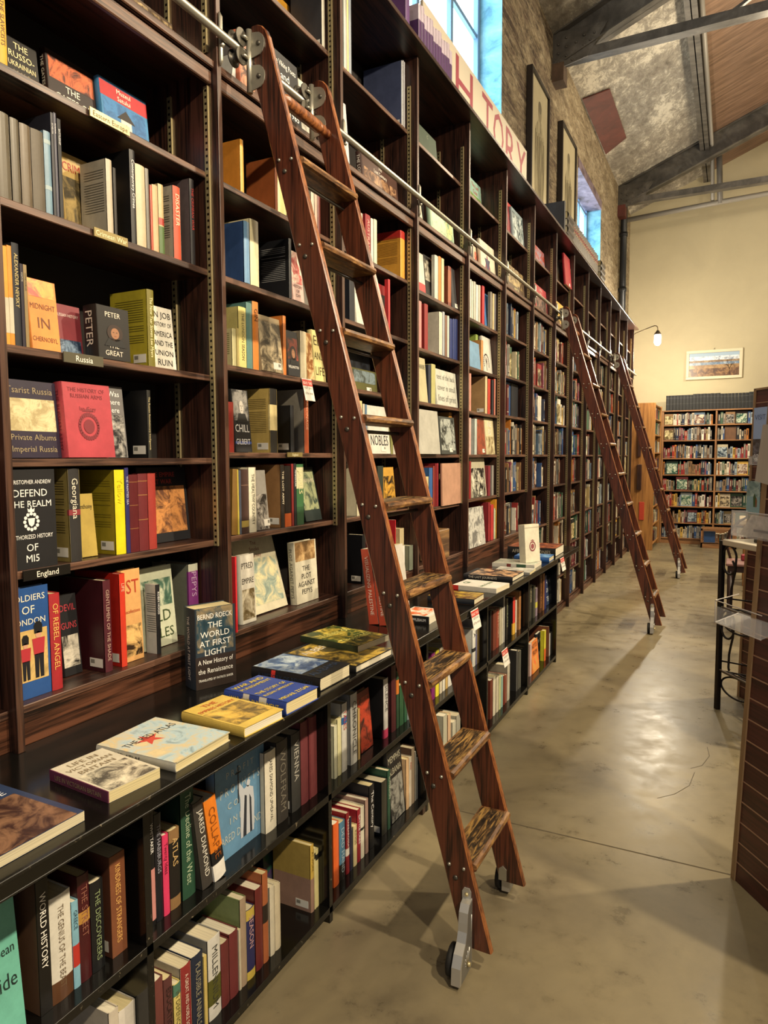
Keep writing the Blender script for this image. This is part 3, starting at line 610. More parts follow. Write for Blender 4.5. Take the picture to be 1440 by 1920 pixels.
# framed drawings leaning high on the brick wall
for (ya, yb, za, zb_, lab, sd) in ((6.62, 7.31, 3.72, 5.16, 'taller framed figure drawing on the brick wall, nearer the big window', 1), (7.9, 8.66, 3.9, 5.19, 'framed drawing of a standing robed figure, nearer the small window', 2)):
    d = thing('framed_drawing', lab, 'framed drawing', (XW, ya, za), 'figure drawings on the brick wall'); W_, H_ = yb-ya, zb_-za
    f = MB(); FRB = flat('221812', .4)
    for (a, b, c, e) in ((0, .03, 0, H_), (W_-.03, W_, 0, H_), (.03, W_-.03, 0, .03), (.03, W_-.03, H_-.03, H_)): f.cbox(.004, .06, a, b, c, e, FRB, .003)
    f.build('picture_frame', d)
    p = MB(); p.quad((.04, .03, .03), (.04, W_-.03, .03), (.04, W_-.03, H_-.03), (.04, .03, H_-.03), noise_mat('drawing_paper', [(.3, lin('b5aa8a')), (.7, lin('c6bc9c'))], (2, 2, 2), .8)); p.build('drawing_paper', d)
    g = MB(); GR = flat('6f6650', .8); GD = flat('8f8668', .8); cx = W_*.52; hz = H_*(.80 if sd == 1 else .76)
    def blob(cy, cz, ry, rz, mat, n=20, x=.0415):
        g.add([(x, cy+ry*math.cos(2*math.pi*k/n), cz+rz*math.sin(2*math.pi*k/n)) for k in range(n)], [list(range(n))], mat)
    blob(cx, hz, .062, .09, GD); blob(cx, hz+.05, .06, .055, GR, x=.0417)
    g.add([(.0412, cx-.05, hz-.07), (.0412, cx+.05, hz-.07), (.0412, cx+.17, hz-.2), (.0412, cx+.2, hz-.62), (.0412, cx+.08, .1), (.0412, cx-.12, .1), (.0412, cx-.19, hz-.55), (.0412, cx-.16, hz-.18)], [list(range(8))], noise_mat('drawn_robe', [(.35, lin('6f6650')), (.5, lin('a49a7a')), (.7, lin('b9ae8e'))], (3, 14, 3), .8))
    for k in range(9):
        a = cx-.16+.04*k; g.tube([(.0418, a, hz-.2-.02*(k % 3)), (.0418, a+.02*math.sin(k), hz-.45), (.0418, a*.9+cx*.1, .14)], .003, GR, 5)
    g.build('drawn_figure', d)

# ------------------------------------------------------------------ right side of the aisle
SLAT = wood('slatwall_brown', '3a1815', '5a2b25', 'X', scale=.6, rough=.4); TANTRIM = flat('9a7c58', .5); GROOVE = flat('b08a70', .5)
DV = np.array([.56, -.83, 0])/math.hypot(.56, .83); NV = np.array([-DV[1], DV[0], 0])  # NV points away from the viewer
def frame_M(o): return Matrix(((DV[0], NV[0], 0, o[0]), (DV[1], NV[1], 0, o[1]), (0, 0, 1, 0), (0, 0, 0, 1)))
def slat_panel(name, label, o, h, width, taper):
    t = thing(name, label, 'display panel', (0, 0, 0)); t.matrix_world = frame_M(o)
    b = MB(); b.prism([(.018, 0, 0), (width, 0, 0), (width, 0, h), (.018+taper*h, 0, h)], (0, .02, 0), SLAT); b.build('slat_board', t)
    e = MB(); e.prism([(0, -.006, 0), (.02, -.006, 0), (.02+taper*h, -.006, h), (taper*h, -.006, h)], (0, .03, 0), TANTRIM); e.build('edge_trim', t)
    e = MB(); e.prism([(taper*h, -.006, h-.012), (width, -.006, h-.012), (width, -.006, h), (taper*h, -.006, h)], (0, .03, 0), TANTRIM); e.build('top_trim', t)
    g = MB(); z = .075
    while z < h-.05:
        g.box(.02+taper*z, width, -.0012, .0, z-.0022, z+.0022, GROOVE); z += .0785
    g.build('slat_grooves', t)
    s = MB(); s.prism([(0, .022, 0), (.4, .30, 0), (.4, .30, h), (taper*h, .022, h)], (0, .01, 0), SLAT); s.build('rear_board', t)
    return t
g1 = slat_panel('slatwall_display', 'nearest brown slatted display stand at the right edge of the photo', (1.527, 2.781), 2.1, .75, .062)
g2 = slat_panel('slatwall_display', 'farther brown slatted display stand behind the black iron rack', (1.555, 4.985), 1.97, .7, .03)
def M_on(o, s, z, n=0): return frame_M(o) @ Matrix.Translation((s, n, z))
CLEAR = None
m, nt, b = newmat('clear_acrylic'); b.inputs['Base Color'].default_value = (.95, .96, .97, 1); b.inputs['Roughness'].default_value = .05; b.inputs['IOR'].default_value = 1.3
tr = nd(nt, 'ShaderNodeBsdfTransparent'); ms = nd(nt, 'ShaderNodeMixShader'); ms.inputs[0].default_value = .18; nt.links.new(tr.outputs[0], ms.inputs[1]); nt.links.new(b.outputs[0], ms.inputs[2]); nt.links.new(ms.outputs[0], nt.nodes['Material Output'].inputs[0]); CLEAR = m
def pocket(label, M, w_, h_, d_):
    t = thing('acrylic_pocket', label, 'leaflet holder'); t.matrix_world = M
    k = MB(); k.box(0, w_, -d_, -d_+.002, 0, h_, CLEAR); k.box(0, .002, -d_, 0, 0, h_, CLEAR); k.box(0, w_, -d_, 0, 0, .003, CLEAR); k.build('pocket_body', t)
    r = MB(); EDG = flat('b8b4b4', .3); r.tube([(0, 0, h_), (0, -d_, h_), (w_, -d_, h_)], .0018, EDG, 6); r.tube([(0, -d_, 0), (0, -d_, h_)], .0018, EDG, 6); r.tube([(0, 0, .001), (0, -d_, .001), (w_, -d_, .001)], .0022, EDG, 6); r.build('pocket_rim', t)
    return t
def leaflet(label, M, w_, h_, mats):
    t = thing('leaflet', label, 'leaflet'); t.matrix_world = M; z = 0
    for k, (fr_, mat) in enumerate(mats):
        b = MB(); b.box(0, w_, -.006, 0, z*h_, (z+fr_)*h_, mat); b.build('printed_panel', t); z += fr_
    return t
o1, o2 = (1.527, 2.781), (1.555, 4.985)
lf = leaflet('pale blue tourist leaflet with a mountain river, high on the farther stand', M_on(o2, .085, 1.52, -.012), .12, .33, ((.12, picture('1a1a1e', 'd8d8d8', 31, 30)), (.30, picture('3a3430', '7a7a88', 32, 14)), (.58, flat('9db6de', .4))))
tx = MB(); letter(tx, 'VISIT', (.012, -.0066, .255), (1, 0, 0), (0, 0, 1), .045, flat('3a4a7a', .5)); letter(tx, '02', (.01, -.0066, .012), (1, 0, 0), (0, 0, 1), .05, flat('e8e8e8', .5)); tx.build('lettering', lf)
pocket('clear acrylic pocket around the pale blue leaflet', M_on(o2, .07, 1.50, 0), .16, .05, .03)
lf = leaflet('blue-green leaflet with two walkers, below the pale blue leaflet', M_on(o2, .045, 1.16, -.014), .12, .24, ((.15, picture('a9a58a', '6f8a8a', 34, 18)), (.45, flat('8fb6c0', .4)), (.40, picture('7a9a9a', 'b8d0cc', 35, 12))))
fig = MB(); fig.prism([(.07, -.0065, .08), (.085, -.0065, .08), (.09, -.0065, .14), (.078, -.0065, .165), (.066, -.0065, .14)], (0, -.0005, 0), flat('3a5a34', .5)); fig.prism([(.09, -.0065, .08), (.1, -.0065, .08), (.103, -.0065, .12), (.094, -.0065, .145), (.087, -.0065, .12)], (0, -.0005, 0), flat('8a5a34', .5)); fig.build('printed_walkers', lf)
pg = MB(); PGM = noise_mat('grey_paper', [(.3, lin('b5aea2')), (.7, lin('c9c2b6'))], (8, 8, 2), .7)
pg.prism([(.075, -.02, 1.47), (.26, -.02, 1.44), (.26, -.02, 1.66), (.105, -.02, 1.66)], (0, .004, 0), PGM)
op = pg.build('paper_sheet'); op.matrix_world = frame_M(o1); tag(op, 'grey unprinted paper sheet hanging on the nearest display stand', 'paper')
bx = thing('leaflet_box', 'clear pamphlet tray holding a grey printed brochure on the nearest stand', 'leaflet holder'); bx.matrix_world = M_on(o1, .02, 1.28, -.004)
k = MB(); k.box(0, .25, -.06, -.058, 0, .085, CLEAR); k.box(0, .002, -.06, 0, 0, .085, CLEAR); k.box(0, .25, -.06, 0, -.003, 0, CLEAR); k.tube([(0, -.06, 0), (0, -.06, .085), (.25, -.06, .085)], .0016, flat('c9c4c4', .3), 6); k.build('tray', bx)
k = MB(); k.prism([(.03, -.05, .003), (.25, -.05, .003), (.25, -.01, .07), (.035, -.01, .07)], (0, .004, 0), picture('8f8880', 'b5ada4', 41, 9)); k.box(.11, .25, -.0535, -.052, .022, .03, flat('2a2a3a', .5)); k.build('brochure', bx)
wt = thing('acrylic_pocket', 'empty clear acrylic pocket low on the nearest display stand', 'leaflet holder'); wt.matrix_world = M_on(o1, -.012, .96, -.004)
k = MB(); k.prism([(0, -.09, 0), (.25, -.09, 0), (.25, 0, .03), (0, 0, .03)], (0, 0, .003), CLEAR); k.box(0, .25, -.092, -.09, 0, .06, CLEAR); k.build('pocket_body', wt)
k = MB(); k.tube([(0, 0, .1), (0, -.09, .08), (.25, -.09, .08)], .0018, flat('c4bcb4', .3), 6); k.tube([(0, -.09, 0), (0, -.09, .08)], .0018, flat('c4bcb4', .3), 6); k.tube([(0, 0, .03), (0, -.09, 0), (.25, -.09, 0)], .0018, flat('c4bcb4', .3), 6); k.build('pocket_rim', wt)
# iron rack with a pale top
rk = thing('iron_rack', 'black wrought iron rack with scrolls and a pale table top', 'rack'); rk.matrix_world = frame_M((1.44, 4.67))
for (s, n) in ((0, 0), (.78, 0), (.30, .235), (.78, .235)):
    k = MB(); k.cbox(s-.014, s+.014, n-.014, n+.014, 0, 1.045 if n == 0 else 1.0, IRON, .002); k.build('leg', rk)
k = MB(); k.cbox(.015, .80, -.012, .25, 1.02, 1.055, flat('d0c6b0', .45), .004); k.build('table_top', rk)
for z in (.635, .245):
    k = MB()
    for n in np.linspace(0, .22, 8): k.tube([(.014+n*1.25, n, z), (.78, n, z)], .004, IRON, 6)
    k.tube([(.014, 0, z+.006), (.78, 0, z+.006)], .006, flat('8a7f70', .4), 6); k.tube([(0, 0, z+.06), (.3, .235, z+.06)], .005, IRON, 6); k.tube([(.014, 0, z), (.3, .235, z)], .006, IRON, 6); k.build('wire_shelf', rk)
    k = MB(); k.tube([(.16+.155*math.cos(a), .02+.02*math.sin(a), z-.07+.055*math.sin(a)) for a in np.linspace(0, 2*math.pi, 28)], .006, IRON, 8); k.build('hoop', rk)
for z0_, z1_ in ((.66, 1.02), (.27, .63)):
    pts = []; hh = z1_-z0_
    for a in np.linspace(-.5, 4.1, 26): pts.append((.085-.072*math.cos(a-.2)*-1, 0, z1_-.09-.085*math.sin(a+3.6)))
    sc = [(.105, 0, z1_-.085)]+[(.075+.068*math.cos(a), 0, z1_-.085+.085*math.sin(a)) for a in np.linspace(-.5, -5.9, 26)]+[(.13, 0, z1_-.15), (.115, 0, z1_-.2), (.10, 0, z1_-.26), (.098, 0, z0_+.02), (.105, 0, z0_)]
    k = MB(); k.tube(sc, .0065, IRON, 8); k.build('scroll', rk)
bk = thing('book_display_box', 'green and black boxed book display standing on the pale rack top', 'box'); bk.matrix_world = frame_M((1.44, 4.67)) @ Matrix.Translation((.20, .06, 1.056))
k = MB(); k.cbox(0, .3, 0, .12, 0, .10, flat('131716', .4), .003); k.build('box_base', bk)
k = MB(); k.prism([(.03, .05, .10), (.3, .05, .10), (.3, .08, .22), (.045, .08, .22)], (0, .02, 0), picture('2f6a54', '6fae94', 44, 16)); k.build('printed_card', bk)
k = MB(); letter(k, 'Alla and Lila', (.04, -.001, .055), (1, 0, 0), (0, 0, 1), .045, flat('e8e8e8', .5)); letter(k, 'Anna', (.1, -.001, .02), (1, 0, 0), (0, 0, 1), .025, flat('c8c8c8', .5)); k.build('lettering', bk)
# stool with a bent metal back
st = thing('stool', 'dark stool with a pinkish seat and bent metal back behind the iron rack', 'stool', (1.47, 6.9, 0))
DK = flat('2c1712', .45)
MB().cbox(-.02, .34, -.02, .36, .575, .60, flat('7a5650', .5), .006).build('seat', st); MB().cbox(0, .32, 0, .34, .52, .575, DK, .004).build('seat_frame', st)
for a in ((.02, .02), (.30, .02), (.02, .32), (.30, .32)):
    k = MB(); k.tube([(a[0], a[1], 0), (a[0], a[1], .02), (a[0], a[1], .10), (a[0], a[1], .53)], [.016, .018, .022, .027], DK, 4); k.build('leg', st)
k = MB(); k.tube([(.02, .34, .58), (-.02, .36, .72), (-.0, .37, .85), (.08, .38, .95), (.17, .39, 1.0), (.26, .38, .95), (.34, .37, .85)], .012, DK, 8); k.build('bent_back', st)
k = MB(); k.cbox(.10, .34, .20, .24, .6, .66, flat('8a2430', .6), .01); k.cbox(.13, .34, .17, .3, .6, .605, flat('8a2430', .6), .001); k.build('red_cushion', st)
# low crate and counter desk at the far end
cr = thing('wooden_crate', 'low honey pine slatted crate of books on the floor by the far bookcase', 'crate', (1.02, 12.95, 0))
for (a, b, c, d, e, f) in ((0, .03, 0, .03, 0, .33), (.52, .55, 0, .03, 0, .33), (0, .03, .32, .35, 0, .33), (.52, .55, .32, .35, 0, .33), (0, .55, 0, .03, .0, .09), (0, .55, 0, .03, .29, .33), (0, .03, 0, .35, 0, .09), (0, .03, 0, .35, .29, .33), (.0, .55, .32, .35, .0, .33), (0, .55, 0, .35, .07, .09)):
    k = MB(); k.cbox(a, b, c, d, e, f, PINED['X'], .003); k.build('slat', cr)
ds = thing('wooden_desk', 'small honey pine desk standing before the far bookcase', 'desk', (1.62, 9.3, 0))
for a in ((0, 0), (.6, 0), (0, .5), (.6, .5)):
    k = MB(); k.cbox(a[0], a[0]+.06, a[1], a[1]+.06, 0, .74, PINE['Z'], .004); k.build('leg', ds)
MB().cbox(-.05, .72, -.04, .6, .74, .80, flat('cbb893', .5), .006).build('desk_top', ds); MB().cbox(.0, .66, .0, .02, .55, .74, PINE['X'], .003).build('apron', ds)
# ------------------------------------------------------------------ sign and rows on top of the bookcases
sg = thing('history_sign', 'long white sign board with pink lettering on top of the bookcases', 'sign', (-.22, 3.9, 3.592))
MB().cbox(0, .02, 0, 2.26, 0, .60, flat('cfc6b4', .6), .003).build('sign_board', sg)
k = MB(); PK = flat('9c4050', .5)
def big(ch, ya, yb):
    xs = [p[0] for p in GL[ch][0]]; w0 = max(xs)-min(xs); s = .31/.7; sx = (yb-ya)/(w0*s)
    k.add([(.0208, ya-3.9+(p[0]-min(xs))*s*sx, .265+p[1]*s) for p in GL[ch][0]], GL[ch][1], PK)
for ch, a, b in (('H', 4.43, 4.76), ('T', 4.96, 5.20), ('O', 5.22, 5.48), ('R', 5.54, 5.80), ('Y', 5.84, 6.12)): big(ch, a, b)
k.build('lettering', sg)
# shelf tags, price cards
def card(label, name, y, z, w_, h_, mat, txt, tcol, xf=-.05, ang=0):
    t = thing(name, label, 'shelf tag', (xf, y, z)); t.rotation_euler = (0, math.radians(ang), 0)
    MB().cbox(-.002, .002, 0, w_, -h_, 0, mat, .0006).build('tag_plate', t)
    k = MB(); text_block(k, [txt], (.0026, .004, -h_+.002), (0, 1, 0), (0, 0, 1), w_-.008, h_-.004, flat(tcol, .5), maxs=.05); k.build('lettering', t)
    return t
PLQ = flat('1a1815', .3); GOLD = flat('8a7a4c', .35, .3)
card('black shelf tag reading England on the nearest bay', 'shelf_tag', 1.105, 1.285, .135, .026, PLQ, 'England', 'e8e4d8', -.048)
card('glossy shelf tag reading Russia on the nearest bay', 'shelf_tag', 1.245, 1.829, .125, .027, flat('5a5648', .15), 'Russia', 'e8e4d8', -.048)
card('brass shelf tag reading Crimean War', 'shelf_tag', 1.355, 2.168, .115, .024, GOLD, 'Crimean War', 'e0d8b0', -.048)
card('pale gold shelf tag reading Eastern Europe', 'shelf_tag', 1.355, 2.474, .135, .024, flat('b5a672', .3, .2), 'Eastern Europe', '4a3a1a', -.048)
card('small brass shelf tag reading England in the second bay', 'shelf_tag', 2.235, 1.577, .105, .018, GOLD, 'England', 'e0d8b0', -.048)
def price(label, x, y, z, w_=.075, h_=.10, rz=0):
    t = thing('price_card', label, 'price card', (x, y, z)); t.rotation_euler = (0, math.radians(-12), math.radians(rz))
    MB().cbox(-.0008, .0008, 0, w_, -h_, 0, flat('d8d4ca', .6), .0003).build('card', t)
    k = MB(); k.box(.0009, .0014, 0, w_, -.03, -.004, flat('b8362c', .5)); k.build('red_header', t)
    k = MB(); text_block(k, ['READ THIS'], (.0016, .004, -.028), (0, 1, 0), (0, 0, 1), w_-.008, .02, flat('e8d8d0', .5), maxs=.03)
    text_block(k, ['staff pick', 'of the week'], (.0012, .006, -h_+.02), (0, 1, 0), (0, 0, 1), w_-.012, .045, flat('7a766c', .5), maxs=.02); k.build('lettering', t)
price('red and white card hanging from the shelf edge behind the near ladder', -.05, 2.345, 1.87, .07, .09)
price('red and white card hanging from the counter edge beside the ladder', .436, 2.97, .855, .10, .09)
price('red and white card hanging from the lower shelf of the black case', .33, 3.80, .445, .11, .095)
price('red and white card hanging near the far end of the black counter', .436, 4.80, .855, .11, .09)

